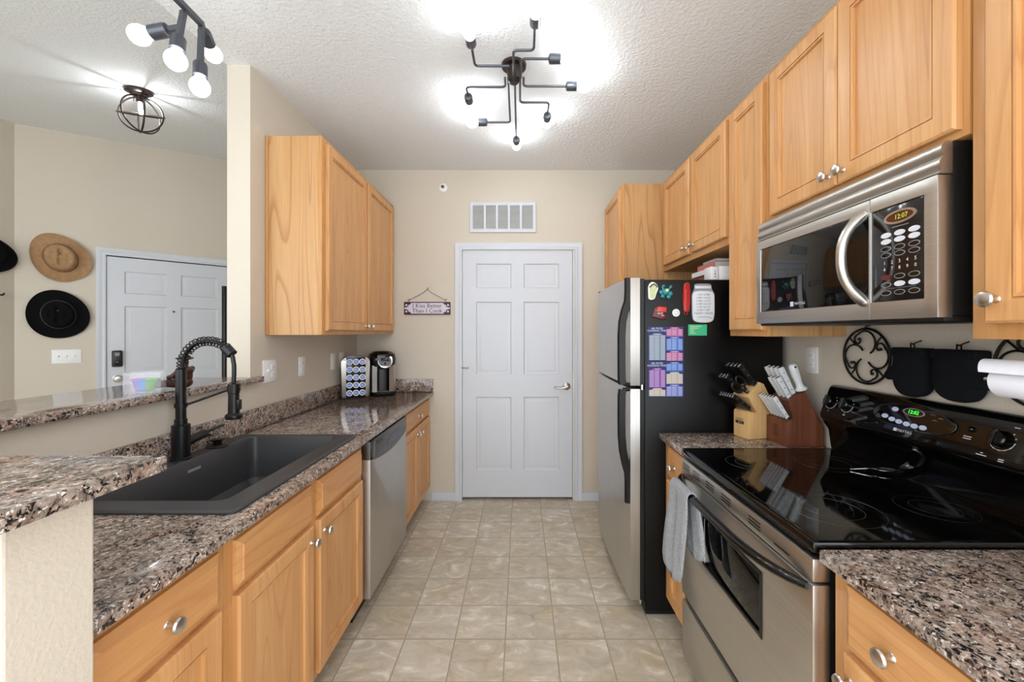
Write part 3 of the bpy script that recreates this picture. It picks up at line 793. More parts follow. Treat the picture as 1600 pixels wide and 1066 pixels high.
stack([(0.096, 0.066, 0.05, 0.030), (0.098, 0.068, 0.05, 0.10), (0.098, 0.068, 0.05, 0.24)]).build('rear_tank', 'black', km)
for s, nm in ((-1, 'side_panel'), (1, 'side_panel')):
    m2 = MB(local=True); m2.loops([[(s * a, b, z) for a, b in ((0.099, 0.06), (0.101, 0.0), (0.098, -0.06), (0.077, -0.098), (0.044, -0.110), (0.044, -0.102), (0.07, -0.09), (0.088, -0.05), (0.09, 0.06))] for z in (0.034, 0.20, 0.235)])
    m2.build(nm, 'nickel', km, 'brushed silver side panel')
stack([(0.050, 0.05, -0.03, 0.036), (0.050, 0.05, -0.03, 0.22)]).build('brew_column', 'black', km)
stack([(0.070, 0.085, -0.025, 0.205), (0.092, 0.108, -0.004, 0.222), (0.100, 0.120, 0, 0.245), (0.101, 0.121, 0, 0.285), (0.094, 0.112, 0, 0.318), (0.070, 0.085, 0.005, 0.336), (0.03, 0.04, 0.01, 0.342)]).build('head', 'gloss', km)
fr = frame((0.012, -0.121, 0.262), (1, 0, 0), (0, 0.42, 0.907))
def oval(w, h, n=30, e=2.6): return [(w * math.copysign(abs(math.cos(t)) ** (2 / e), math.cos(t)), h * math.copysign(abs(math.sin(t)) ** (2 / e), math.sin(t))) for t in [2 * PI * k / n for k in range(n)]]
m2 = MB(fr, True); m2.prism([(x * (1.0 + y * 4), y) for x, y in oval(0.054, 0.052)], -0.02, 0.008, 0.003); m2.build('silver_face', 'nickel', km)
m2 = MB(fr, True); m2.prism(oval(0.044, 0.040), 0.008, 0.0095); m2.build('face_inset', 'gunmetal', km)
m2 = MB(fr, True); m2.box((-0.030, 0.0, 0.0095), (0.030, 0.034, 0.0105), 0.0004); m2.build('screen', 'screen', km)
m2 = MB(fr, True); m2.lathe([(0.009, 0.0095), (0.009, 0.013), (0.0, 0.014)], (0, -0.018, 0), (0, 0, 1), 16); m2.build('brew_button', 'gloss', km)

# ------------------------------------------------------------------ dishwasher
dw = thing('dishwasher', 'stainless dishwasher with a dark control strip between the maple base cabinets', 'dishwasher', (-1.0, 2.232, 0))
Y0, Y1 = 1.928, 2.534
mb = MB(); mb.box((-0.765, Y0 - 0.004, 0.10), (-1.33, Y1 + 0.004, 0.862)); mb.build('tub', 'black', dw)
mb = MB(); mb.box((-0.80, Y0, 0.0), (-1.33, Y1, 0.10)); mb.build('toe_panel', 'black', dw)
FD = frame((-0.735, 0, 0), (0, 1, 0), (0, 0, 1))
top = [(Y1 - (Y1 - Y0) * k / 14, 0.772 - 0.036 * math.sin(PI * k / 14) ** 0.8) for k in range(15)]
mb = MB(FD); mb.prism([(Y0, 0.112), (Y1, 0.112)] + top, -0.028, 0.020, 0.003); mb.build('door_panel', 'steelv', dw)
mb = MB(FD); mb.prism([(y, z + 0.0015) for y, z in top[::-1]] + [(Y1, 0.858), (Y0 + 0.045, 0.858), (Y0 + 0.045, 0.80)][:2] + [(Y0, 0.858)], -0.028, 0.021, 0.002); mb.build('control_strip', 'steeld', dw)
mb = MB(FD); mb.box((Y0 + 0.001, 0.774, 0.021), (Y0 + 0.050, 0.856, 0.027), 0.004); mb.build('latch_handle', 'gloss', dw, 'black latch handle')
mb = MB(FD); mb.prism([(2.32 + x, 0.790 + y + x * 0.02) for x, y in oval(0.16, 0.034, 30, 2.0)], 0.021, 0.0222); mb.build('button_panel', 'gunmetal', dw)
mb = MB(FD)
for k in range(6):
    mb.box((2.20 + k * 0.042, 0.782, 0.0222), (2.225 + k * 0.042, 0.786, 0.0226)); mb.box((2.215 + k * 0.038, 0.800, 0.0222), (2.225 + k * 0.038, 0.804, 0.0226))
mb.build('button_print', 'gprint', dw)
mb = MB(FD); mb.text('MAYTAG', 2.055, 0.832, 0.022, 0.0212); mb.build('lettering', 'ink', dw)

# ------------------------------------------------------------------ refrigerator
fz = thing('refrigerator', 'top-freezer refrigerator with stainless doors and a black pebbled side', 'refrigerator', (0.9, 2.385, 0))
FY0, FY1 = 1.968, 2.800
mb = MB(); mb.box((0.600, FY0, 0.025), (1.270, FY1, 1.634), 0.006); mb.build('cabinet_body', 'pebble', fz)
mb = MB(); mb.box((0.61, FY0 + 0.02, 0.0), (1.25, FY1 - 0.02, 0.03)); mb.build('base_grille', 'black', fz)
def fdoor(z0, z1):
    P = []
    for k in range(13):
        y = FY0 + 0.006 + (FY1 - FY0 - 0.012) * k / 12
        P.append((0.532 - 0.014 * (1 - ((k - 6) / 6) ** 2), y))
    P += [(0.578, FY1 - 0.006), (0.578, FY0 + 0.006)]
    mb = MB(); mb.prism(P, z0, z1, 0.003); return mb
fdoor(1.118, 1.645).build('freezer_door', 'steelv', fz)
fdoor(0.075, 1.104).build('fridge_door', 'steelv', fz)
mb = MB()
mb.box((0.578, FY0 + 0.010, 0.075), (0.602, FY1 - 0.01, 1.102)); mb.box((0.578, FY0 + 0.010, 1.122), (0.602, FY1 - 0.01, 1.640)); mb.build('door_gasket', 'black', fz)
mb = MB(); mb.box((0.53, FY1 - 0.05, 1.645), (0.60, FY1 - 0.01, 1.655), 0.003); mb.build('top_hinge', 'black', fz)
mb = MB(); mb.cyl((0.59, FY0 + 0.012, 1.100), (0.59, FY0 + 0.012, 1.124), 0.010, n=12); mb.build('middle_hinge', 'chrome', fz)
mb = MB(); mb.cyl((0.585, FY0 + 0.02, 0.055), (0.585, FY0 + 0.02, 0.075), 0.008, n=10); mb.build('bottom_hinge', 'chrome', fz)
HS = [(-0.011, -0.016), (-0.011, 0.016), (-0.004, 0.020), (0.011, 0.014), (0.011, -0.014), (-0.004, -0.020)]
hy = FY0 + 0.022
mb = MB(); mb.tube([(0.527, hy, 1.645), (0.527, hy, 1.58), (0.524, hy, 1.53), (0.508, hy, 1.480), (0.497, hy, 1.43), (0.493, hy, 1.36), (0.493, hy, 1.24), (0.494, hy, 1.15), (0.498, hy, 1.125)], 1.0, sec=[(b, a) for a, b in HS]); mb.tube([(0.498, hy, 1.128), (0.53, hy, 1.122)], 0.010, 8)
mb.build('freezer_handle', 'matte', fz)
mb = MB(); mb.tube([(0.498, hy, 1.098), (0.494, hy, 1.07), (0.493, hy, 0.98), (0.494, hy, 0.87), (0.500, hy, 0.80), (0.512, hy, 0.74), (0.526, hy, 0.69), (0.528, hy, 0.63), (0.528, hy, 0.545)], 1.0, sec=[(b, a) for a, b in HS]); mb.tube([(0.498, hy, 1.097), (0.53, hy, 1.100)], 0.010, 8)
mb.build('fridge_handle', 'matte', fz)
mb = MB(); mb.box((0.522, 2.02, 1.61), (0.5265, 2.05, 1.622), 0.001); mb.build('badge', 'chrome', fz)

# magnets on the near side: x from the photo line up at 322.7 px per metre
def mx(x): return (x - CX) / 322.7
def mz(y): return EYE + (CY - y) / 322.7
GM = 'magnets on the refrigerator side'
def outline(pts): return [(mx(x), mz(y)) for x, y in pts]
def smooth_poly(pts, it=2):
    for _ in range(it):
        q = []
        for a, b in zip(pts, pts[1:] + pts[:1]):
            q += [(a[0] * .75 + b[0] * .25, a[1] * .75 + b[1] * .25), (a[0] * .25 + b[0] * .75, a[1] * .25 + b[1] * .75)]
        pts = q
    return pts
def magnet(name, label, x, y): return thing(name, label, 'magnet', (mx(x), FY0, mz(y)), 0, GM)
# flip-flop
t = magnet('sandal_magnet', 'flip-flop shaped white and green magnet at the top left of the refrigerator side', 1019, 469)
fl = [(1020, 440), (1027, 446), (1028, 452), (1025, 458), (1023.5, 464), (1022, 468), (1016, 469), (1012.5, 467), (1012.5, 458), (1012, 448), (1015, 442.5)]
mb = MB(FS); mb.prism(smooth_poly(outline(fl)), 0.001, 0.007, 0.0015); mb.build('sole', 'plate', t)
ins = [(1019.5 + (x - 1019.5) * 0.78, 455 + (y - 455) * 0.85) for x, y in fl]
mb = MB(FS); mb.prism(smooth_poly(outline(ins)), 0.007, 0.008); mb.build('footbed', 'palegreen', t)
mb = MB(FS); mb.tube([(mx(1014), mz(449.5), 0.009), (mx(1017), mz(446.5), 0.010), (mx(1021), mz(444), 0.010), (mx(1024), mz(446), 0.010), (mx(1026.2), mz(449.5), 0.009)], 0.0026, 8); mb.build('strap', 'ink', t)
# teal animal figure
t = magnet('crab_magnet', 'teal figure magnet with two raised arms beside the flip-flop magnet', 1040, 466)
mb = MB(FS)
def mball(x, y, r, k=0.6): mb.ball((mx(x), mz(y), 0.006), (r, r, r * k), 12, 8)
mball(1040, 456, 0.018); mball(1033, 457, 0.012); mball(1047, 459, 0.012); mball(1035, 463, 0.011); mball(1044, 464, 0.011)
for p in (((1036, 453), (1034, 449), (1036, 447.5)), ((1044, 453), (1046, 450), (1047.5, 448.5))):
    mb.tube([(mx(x), mz(y), 0.007) for x, y in p], 0.005, 8); mball(p[-1][0], p[-1][1], 0.008)
mb.build('body', 'teal', t)
mb = MB(FS); mb.ball((mx(1041), mz(454.5), 0.013), (0.010, 0.008, 0.006), 12, 8); mb.build('face_patch', 'cream', t)
# red house-like magnet
t = magnet('red_magnet', 'dark red box-shaped magnet with white letters below the flip-flop magnet', 1029, 499)
mb = MB(FS); mb.prism(outline([(1018, 495), (1022, 482), (1026, 478), (1040.5, 479.5), (1040, 499.5), (1034, 499)]), 0.001, 0.010, 0.002); mb.build('base', 'redd', t)
mb = MB(FS); mb.prism(outline([(1024.5, 487), (1028, 479.5), (1040, 480.5), (1040, 488)]), 0.0101, 0.012, 0.001); mb.build('top_panel', 'redl', t)
mb = MB(FS); mb.text('WZ', mx(1030.5), mz(490.5), 0.016, 0.0103); mb.box((mx(1032), mz(494), 0.0101), (mx(1037), mz(493.2), 0.0106)); mb.build('lettering', 'wprint', t)
# button
t = magnet('button_magnet', 'small round white button magnet right of the dark red magnet', 1056, 495)
mb = MB(FS); mb.lathe([(0.018, 0.001), (0.0185, 0.004), (0.016, 0.006), (0.0, 0.006)], (mx(1056), mz(489), 0), (0, 0, 1), 24); mb.build('disc', 'plate', t)
mb = MB(FS); mb.tube([(mx(1056) + 0.009 * math.cos(PI * k / 10), mz(489) + 0.009 * math.sin(PI * k / 10), 0.006) for k in range(20)], 0.0009, 6, closed=True); mb.build('ring_print', 'gprint', t)
# long red bar
t = magnet('bar_magnet', 'long rounded red magnet bar with a loop at its lower end left of the jar', 1071.5, 492)
bar = [(1068.5, 443), (1071.5, 441.5), (1075.5, 442), (1077.5, 446), (1077, 486), (1074.5, 488), (1069, 488), (1066.5, 485), (1066.5, 448)]
mb = MB(FS); mb.prism(smooth_poly(outline(bar), 1), 0.001, 0.010, 0.003); mb.build('bar', 'red', t)
mb = MB(FS); mb.box((mx(1068.8), mz(452), 0.010), (mx(1071), mz(484), 0.0108)); mb.build('pale_stripe', 'redl', t)
mb = MB(FS); mb.tube([(mx(1069), mz(487), 0.005), (mx(1068.5), mz(491), 0.005), (mx(1071), mz(492.5), 0.005), (mx(1073), mz(491), 0.005), (mx(1073), mz(487), 0.005)], 0.0016, 6); mb.build('loop', 'red', t)
# jar
t = magnet('jar_magnet', 'pale grey mason jar shaped magnet listing kitchen measures', 1098, 504)
jr = [(1084, 446), (1086, 443.5), (1109, 443.5), (1111, 446), (1111, 453), (1115, 458), (1115.8, 464), (1115.8, 498), (1111, 504), (1098, 505), (1085, 503.5), (1080.5, 498), (1080, 464), (1080.5, 459), (1084, 454)]
mb = MB(FS); mb.prism(smooth_poly(outline(jr), 2), 0.001, 0.006, 0.0015); mb.build('back_plate', 'jard', t)
jb = [(1098 + (x - 1098) * 0.95, 481 + (y - 481) * 0.96) for x, y in jr if y > 452]
jb = [(x, max(y, 455)) for x, y in jb]
mb = MB(FS); mb.prism(smooth_poly(outline(jb), 1), 0.006, 0.008, 0.001); mb.build('jar_face', 'jar', t)
mb = MB(FS); mb.box((mx(1085), mz(451.5), 0.006), (mx(1110), mz(447), 0.009), 0.002); mb.build('lid', 'jar', t)
mb = MB(FS)
for k, s in enumerate(('1 CUP = 16 TBSP', '4 TBSP = 1/4 CUP', '8 TBSP = 1/2 CUP', '12 TBSP = 3/4 CUP', '1 CUP = 8 FL OZ', '2 CUPS = 1 PINT', '4 QUARTS = 1 GALLON')):
    mb.text(s, mx(1098), mz(461 + 4.8 * k), 0.0118, 0.0081, sx=0.74 if k < 6 else 0.72)
mb.tube([(mx(1089), mz(496), 0.0082), (mx(1098), mz(495.3), 0.0082), (mx(1107), mz(495.8), 0.0082), (mx(1111), mz(498), 0.0082)], 0.0007, 5)
mb.build('lettering', 'ink', t)
# green card
t = thing('green_card', 'small green printed card under the jar magnet on the refrigerator', 'card', (mx(1089.7), FY0, mz(524.5)))
mb = MB(FS); mb.box((mx(1075.2), mz(524.5), 0.0008), (mx(1104.3), mz(507.2), 0.0018)); mb.build('card_sheet', 'green', t)
mb = MB(FS)
for k, (a, b) in enumerate(((1078, 1096), (1078, 1092), (1078, 1085), (1078, 1084), (1078, 1087))): mb.box((mx(a), mz(510.6 + 2.7 * k), 0.0018), (mx(b), mz(509.6 + 2.7 * k), 0.0022))
mb.build('card_print', 'palegreen', t)
# cooking charts
def chart(yt, yb, label, left, right):
    t = thing('cooking_chart', label, 'chart', (mx(1040), FY0, mz(yb)), 0, 'cooking charts on the refrigerator side')
    mb = MB(FS); mb.box((mx(1012.5), mz(yb), 0.0008), (mx(1068), mz(yt), 0.002)); mb.build('chart_sheet', 'navy', t)
    mb = MB(FS); mb.text('AIR FRYER', mx(1026.5), mz(yt + 3), 0.0125, 0.0021); mb.text('COOKING TIMES', mx(1026.5), mz(yt + 6.6), 0.0125, 0.0021); mb.build('heading', 'wprint', t)
    for x0, x1, blocks in ((1014, 1039.5, left), (1041, 1066.5, right)):
        for a, b, m_ in blocks:
            xm = (x0 + x1) / 2
            mb = MB(FS); mb.prism(outline([(x0, b), (x1, b), (x1, a + 3), (xm + 8, a + 2.4), (xm + 6, a), (xm - 6, a), (xm - 8, a + 2.4), (x0, a + 3)]), 0.002, 0.0026); mb.build('table_block', m_, t)
            mb = MB(FS)
            y = a + 4.2
            mb.box((mx(xm - 4), mz(a + 1.6), 0.0026), (mx(xm + 4), mz(a + 0.9), 0.0029))
            while y < b - 1.0:
                mb.box((mx(x0 + 0.8), mz(y + 0.45), 0.0026), (mx(x0 + 7.5), mz(y - 0.2), 0.0029))
                mb.box((mx(xm - 4), mz(y + 0.45), 0.0026), (mx(xm + 3), mz(y - 0.2), 0.0029))
                mb.box((mx(x1 - 7), mz(y + 0.45), 0.0026), (mx(x1 - 0.8), mz(y - 0.2), 0.0029))
                y += 2.4
            mb.build('table_print', 'wprint', t)
chart(510.5, 564, 'upper navy air fryer cooking chart with a tall grey-green table', [(521, 563, 'tbl1')], [(511.5, 526, 'tbl2'), (526.6, 548, 'tbl3'), (548.6, 564, 'tbl2')])
chart(565, 620, 'lower navy air fryer cooking chart with a violet table', [(575.5, 605.5, 'tbl4'), (606.5, 619, 'tbl5')], [(565.8, 580.5, 'tbl3'), (581.5, 600, 'tbl5'), (601, 619.5, 'tbl6')])

# books lying on the refrigerator
GB2 = 'cookbooks lying on the refrigerator'
def book(label, x0, y0, z0, dx, dy, dz, cover, rz=0.0, block=None):
    t = thing('book', label, 'book', (x0, y0, z0), rz, GB2)
    c = 0.0025
    mb = MB(local=True)
    mb.box((0, 0, 0), (dx, dy, c)); mb.box((0, 0, dz - c), (dx, dy, dz)); mb.box((0, 0, c), (c, dy, dz - c))
    mb.build('cover', cover, t)
    mb = MB(local=True); mb.box((c, 0.004, c), (dx - 0.004, dy - 0.004, dz - c)); mb.build('page_block', block or 'pages', t)
    return t
zf = 1.636
book('grey thin book at the bottom of the stack on the refrigerator', 1.005, 2.085, zf, 0.20, 0.21, 0.018, 'bookgrey')
book('thin pink and red book, second from the bottom of the stack', 0.992, 2.08, zf + 0.0182, 0.21, 0.22, 0.030, 'bookred')
book('wide white book in the middle of the stack on the refrigerator', 0.972, 2.078, zf + 0.0484, 0.22, 0.235, 0.026, 'bookwhite', block='bookwhite')
book('thick red book near the top of the stack on the refrigerator', 0.992, 2.082, zf + 0.0746, 0.19, 0.20, 0.034, 'bookred')
book('grey book on top of the stack on the refrigerator', 1.0, 2.082, zf + 0.1088, 0.18, 0.15, 0.014, 'bookgrey')
t = thing('recipe_box', 'white recipe binder at the front edge of the refrigerator top beside the stacked books', 'binder', (0.93, 1.99, zf), 0)
mb = MB(local=True); mb.box((0.042, 0.0, 0.0), (0.24, 0.08, 0.068), 0.003); mb.build('cover', 'bookwhite', t)
mb = MB(local=True); mb.box((0.0, 0.002, 0.0), (0.040, 0.078, 0.066), 0.005); mb.build('spine', 'bookwhite', t)
mb = MB(frame((0, 0, 0), (1, 0, 0), (0, 0, 1)), True); mb.box((0.018, 0.014, -0.0018), (0.026, 0.020, -0.0012)); mb.box((0.017, 0.026, -0.0018), (0.025, 0.034, -0.0012)); mb.box((0.019, 0.040, -0.0018), (0.024, 0.046, -0.0012)); mb.build('spine_print', 'gprint', t)
# ------------------------------------------------------------------ microwave
def frx(x): return frame((x, 0, 0), (0, -1, 0), (0, 0, 1))
mw = thing('microwave', 'over-the-range stainless microwave with black glass door and curved handle', 'microwave', (1.12, 1.29, 1.41))
A0, A1 = 0.915, 1.620
mb = MB(); mb.box((0.972, A0, 1.418), (1.298, A1, 1.812), 0.002); mb.build('case', 'black', mw)
mb = MB(); mb.box((0.955, A0 + 0.002, 1.404), (1.28, A1 - 0.002, 1.418), 0.003); mb.build('underside', 'black', mw)
P = [(0.972, 1.812), (0.958, 1.812), (0.951, 1.806), (0.946, 1.797), (0.947, 1.787), (0.953, 1.779), (0.948, 1.774), (0.942, 1.765), (0.943, 1.754), (0.950, 1.746), (0.944, 1.744), (0.940, 1.738), (0.972, 1.738)]
mb = MB(frame((0, A0, 0), (1, 0, 0), (0, 0, 1))); mb.prism(P, -(A1 - A0), 0); mb.build('vent_grille', 'steel', mw, angle=50)
FM = frx(0.972)
SPL = 1.093
def holed(fr, x0, x1, z0, z1, hx0, hx1, hz0, hz1, d0, d1, bev=0.002):
    mb = MB(fr); mb.cells([x0, hx0, hx1, x1], [z0, hz0, hz1, z1], [(1, 1)], d0, d1, bev); return mb
mdoor = holed(FM, -A1, -SPL - 0.0008, 1.413, 1.735, -A1 + 0.028, -SPL - 0.004, 1.458, 1.702, 0.0, 0.034, 0.004).build('door', 'steel', mw)
mb = MB(FM); mb.box((-A1 + 0.029, 1.459, 0.0), (-SPL - 0.0042, 1.701, 0.032), 0.002); mb.build('door_glass', 'lens', mdoor)
mb = MB(FM); mb.text('MAYTAG', -1.37, 1.477, 0.013, 0.0325); mb.box((-1.418, 1.469, 0.0322), (-1.402, 1.485, 0.0326)); mb.build('lettering', 'wprint', mdoor)
mb = MB(); pts = []
for k in range(15):
    s = -1 + 2 * k / 14
    pts.append((0.938 - 0.062 * (1 - abs(s) ** 2.6), 1.112, 1.582 + s * 0.118))
mb.tube(pts, [0.015] * 2 + [0.0125] * 11 + [0.015] * 2, 14); mb.ball(pts[0], 0.0155, 12, 8); mb.ball(pts[-1], 0.0155, 12, 8); mb.build('door_handle', 'nickel', mdoor, 'curved silver door handle')
cpn = holed(FM, -SPL + 0.0008, -A0, 1.413, 1.735, -SPL + 0.003, -0.946, 1.458, 1.700, 0.0, 0.034, 0.003).build('control_surround', 'steel', mw)
mb = MB(FM); mb.box((-SPL + 0.0035, 1.4585, 0.0), (-0.9465, 1.6995, 0.032), 0.004); pan = mb.build('control_panel', 'screen', mw)
def oval_mb(fr, x, z, w, h, d0, d1, tilt=0.0, n=26):
    mb = MB(fr); mb.prism([(x + w * math.cos(2 * PI * k / n), z + h * math.sin(2 * PI * k / n) + tilt * w * math.cos(2 * PI * k / n)) for k in range(n)], d0, d1); return mb
oval_mb(FM, -1.008, 1.668, 0.044, 0.017, 0.032, 0.0335).build('display_bezel', 'nickel', pan)
oval_mb(FM, -1.008, 1.668, 0.036, 0.012, 0.0335, 0.0340).build('display', 'amber', pan)
mb = MB(FM); mb.text('12:07', -1.003, 1.667, 0.016, 0.0341); mb.build('digits', 'glow2', pan)
mb = MB(FM)
mb.box((-1.03, 1.6437, 0.0321), (-0.985, 1.6453, 0.0323))
mb.build('panel_print', 'gprint', pan)
cols3 = (-1.046, -1.0085, -0.971)
def mbutton(c, z, m_, ring=True):
    if ring:
        oval_mb(FM, cols3[c], z, 0.0145, 0.0068, 0.032, 0.0328).build('button', 'gprint', pan)
        o = [x for x in COL.objects if x.name.startswith('button')][-1]
    b = oval_mb(FM, cols3[c], z, 0.0145 if not ring else 0.0125, 0.0068 if not ring else 0.0052, 0.0328 if ring else 0.032, 0.0332, 0)
    b.build('button' if not ring else 'button_cap', m_, pan)
for c in range(3):
    mbutton(c, 1.628, 'wprint', False); mbutton(c, 1.612, 'wprint', False)
    mbutton(c, 1.593, 'screen'); mbutton(c, 1.577, 'screen')
    mbutton(c, 1.520, 'redd' if c == 0 else 'screen', c > 0)
    mbutton(c, 1.501, 'screen' if c == 0 else 'wprint', c == 0)
    mbutton(c, 1.480, 'screen')
mb = MB(FM)
for k, s in enumerate('1234567890'):
    mb.text(s, -1.050 + (k % 5) * 0.0206, 1.557 - (k // 5) * 0.016, 0.012, 0.0322)
mb.build('number_keys', 'wprint', pan)
mb = MB(FM); mb.box((-1.05, 1.4905, 0.032), (-0.967, 1.4912, 0.0323)); mb.build('panel_line', 'gprint', pan)

# ------------------------------------------------------------------ range
R0, R1 = 0.917, 1.671
rg = thing('range', 'stainless electric range with black glass cooktop and black back panel', 'range', (0.97, 1.29, 0))
mb = MB(); mb.box((0.700, R0 + 0.002, 0.03), (1.28, R1 - 0.002, 0.888)); mb.build('range_body', 'black', rg)
mb = MB(); mb.box((0.74, R0 + 0.02, 0.0), (1.26, R1 - 0.02, 0.035)); mb.build('range_base', 'black', rg)
mb = MB(); mb.cells([0.660, 0.682, 1.262, 1.290], [R0, R0 + 0.016, R1 - 0.016, R1], [(1, 1)], 0.878, 0.905, 0.006); mb.build('cooktop_frame', 'gloss', rg)
mb = MB(); mb.box((0.681, R0 + 0.015, 0.885), (1.263, R1 - 0.015, 0.9035)); cook = mb.build('cooktop', 'cook', rg)
for x, y, r in ((0.84, 1.10, 0.115), (0.84, 1.48, 0.085), (1.12, 1.10, 0.085), (1.12, 1.48, 0.105)):
    mb = MB()
    for q in (r, r * 0.62):
        mb.tube([(x + q * math.cos(PI * k / 30), y + q * math.sin(PI * k / 30), 0.9035) for k in range(60)], 0.0006, 5, closed=True)
    mb.build('burner_ring', 'steeld', cook)
FO = frx(0.700)
vp = MB(FO)
vp.box((-R1 + 0.002, 0.812, 0.0), (-R0 - 0.002, 0.866, 0.040), 0.004); vpo = vp.build('vent_panel', 'steel', rg)
for (y, n_) in ((1.62, 3), (1.53, 3), (1.42, 3), (1.31, 3), (1.15, 3), (1.03, 1)):
    mb = MB(FO)
    for k in range(n_):
        mb.box((-y - 0.030, 0.828 + k * 0.0095, 0.0400), (-y + 0.030, 0.832 + k * 0.0095, 0.0406))
    mb.build('vent_slots', 'black', vpo)
WX0, WX1, WZ0, WZ1 = 1.118, 1.47, 0.543, 0.715
od = holed(FO, -R1 + 0.002, -R0 - 0.002, 0.318, 0.806, -WX1, -WX0, WZ0, WZ1, 0.0, 0.040, 0.004).build('oven_door', 'steel', rg)
mb = MB(FO); mb.box((-WX1 + 0.001, WZ0 + 0.001, 0.002), (-WX0 - 0.001, WZ1 - 0.001, 0.036), 0.0015); mb.build('oven_window', 'lens', od)
mb = MB(FO); mb.cells([-WX1 - 0.006, -WX1 + 0.004, -WX0 - 0.004, -WX0 + 0.006], [WZ0 - 0.006, WZ0 + 0.004, WZ1 - 0.004, WZ1 + 0.006], [(1, 1)], 0.0385, 0.0425, 0.0012); mb.build('window_trim', 'gloss', od)
HZ = 0.797
pts = []
for k in range(21):
    s = -1 + 2 * k / 20
    pts.append((0.658 - 0.054 * (1 - abs(s) ** 4), 1.294 - s * 0.362, HZ - 0.006 * (1 - abs(s) ** 2)))
mb = MB(); mb.tube(pts, [0.75, 0.95] + [1.0] * 17 + [0.95, 0.75], sec=[(0.011 * math.cos(2 * PI * k / 14), 0.015 * math.sin(2 * PI * k / 14)) for k in range(14)])
mb.build('oven_handle', 'gloss', od, 'bowed black door handle')
dr = MB(FO); dr.box((-R1 + 0.002, 0.06, 0.0), (-R0 - 0.002, 0.288, 0.038), 0.004); dro = dr.build('storage_drawer', 'steel', rg)
mb = MB(FO); mb.box((-R1 + 0.004, 0.289, 0.0), (-R0 - 0.004, 0.316, 0.026), 0.004); mb.build('drawer_grip', 'steeld', dro)
# back panel
P = [(1.272, 0.906), (1.270, 0.985), (1.250, 1.012), (1.229, 1.030), (1.227, 1.048), (1.264, 1.148), (1.270, 1.158), (1.279, 1.164), (1.297, 1.164), (1.297, 0.906)]
mb = MB(frame((0, R0, 0), (1, 0, 0), (0, 0, 1))); mb.prism(P, -(R1 - R0), 0, 0.006); bg = mb.build('back_panel', 'gloss', rg, angle=45)
sl = Vector((1.264 - 1.227, 0, 1.148 - 1.048)).normalized()
FG = frame((1.227, 0, 1.048), (0, -1, 0), sl)               # sloping face: -y, up the slope, out
def rknob(y, v, r):
    mb = MB(FG); mb.lathe([(r * 1.12, 0.0), (r * 1.05, 0.006), (r, 0.010), (r * 0.95, 0.018), (r * 0.8, 0.021)], (-y, v, 0), (0, 0, 1), 28)
    mb.prism([(-y + a, v + b) for a, b in ((-r * 0.22, -r * 0.98), (r * 0.22, -r * 0.98), (r * 0.24, r * 0.98), (-r * 0.24, r * 0.98))], 0.018, 0.030, 0.003)
    k = mb.build('burner_knob', 'gloss', bg)
    mb = MB(FG)
    for i in range(11):
        a = PI * 0.75 + 1.5 * PI * i / 10
        mb.lathe([(0.0016, 0.0003), (0.0016, 0.0008)], (-y + r * 1.32 * math.cos(a), v + r * 1.32 * math.sin(a), 0), (0, 0, 1), 8)
    a = [PI * 1.05 + PI * 0.9 * i / 12 for i in range(13)]
    mb.tube([(-y + r * 1.32 * math.cos(q), v + r * 1.32 * math.sin(q), 0.0006) for q in a], 0.0006, 5)
    mb.build('dial_print', 'wprint', k)
for y in (1.632, 1.552, 1.052, 0.972): rknob(y, 0.056, 0.0215)
mb = MB(FG); mb.ball((-1.125, 0.066, 0.002), (0.008, 0.008, 0.008), 14, 8); mb.build('indicator_lamp', 'gloss', bg)
for y, v, w in ((1.13, 0.044, 0.010), (1.13, 0.038, 0.010), (1.085, 0.004, 0.012), (1.085, 0.010, 0.003), (1.04, 0.005, 0.006), (1.04, 0.000, 0.006), (1.632, 0.018, 0.002), (1.552, 0.016, 0.006), (1.552, 0.021, 0.002), (1.03, 0.094, 0.006), (0.99, 0.09, 0.006)):
    mb = MB(FG); mb.box((-y - w, v - 0.001, 0.0004), (-y + w, v + 0.001, 0.0009))
    mb.build('print_mark', 'wprint', bg)
ov = lambda w, h, n=40, e=2.2: oval(w, h, n, e)
mb = MB(FG); mb.prism([(-1.297 + x, 0.060 + y) for x, y in ov(0.135, 0.040)], 0.0002, 0.004, 0.0012); op = mb.build('clock_panel', 'gloss', bg)
mb = MB(FG); mb.tube([(-1.297 + x, 0.060 + y, 0.003) for x, y in ov(0.135, 0.040)], 0.0012, 6, closed=True); mb.build('panel_rim', 'steeld', op)
mb = MB(FG); mb.prism([(-1.293 + x, 0.079 + y) for x, y in ov(0.036, 0.013, 30, 2)], 0.004, 0.0056); mb.build('display_bezel', 'nickel', op)
mb = MB(FG); mb.prism([(-1.293 + x, 0.079 + y) for x, y in ov(0.031, 0.0105, 30, 2)], 0.0056, 0.0060); mb.build('display', 'black', op)
mb = MB(FG); mb.text('12:02', -1.293, 0.0785, 0.0165, 0.0061); mb.build('digits', 'glow', op)
for y, v in ((1.357, 0.078), (1.384, 0.049), (1.356, 0.043), (1.330, 0.040), (1.303, 0.038), (1.277, 0.037), (1.250, 0.038)):
    mb = MB(FG); mb.prism([(-y + x, v + z) for x, z in ov(0.0115, 0.0075, 22, 2)], 0.004, 0.0055); mb.build('button', 'bluetext', op)
mb = MB(FG)
for y, v in ((1.235, 0.082), (1.225, 0.066), (1.21, 0.075)): mb.tube([(-y - 0.007, v, 0.0043), (-y, v + 0.003, 0.0043), (-y + 0.007, v, 0.0043)], 0.0007, 5)
mb.build('panel_print', 'gprint', op)
mb = MB(FG); mb.box((-1.343, 0.008, 0.0003), (-1.332, 0.018, 0.0008)); mb.text('MAYTAG', -1.305, 0.0125, 0.0125, 0.0004); mb.build('lettering', 'wprint', bg)

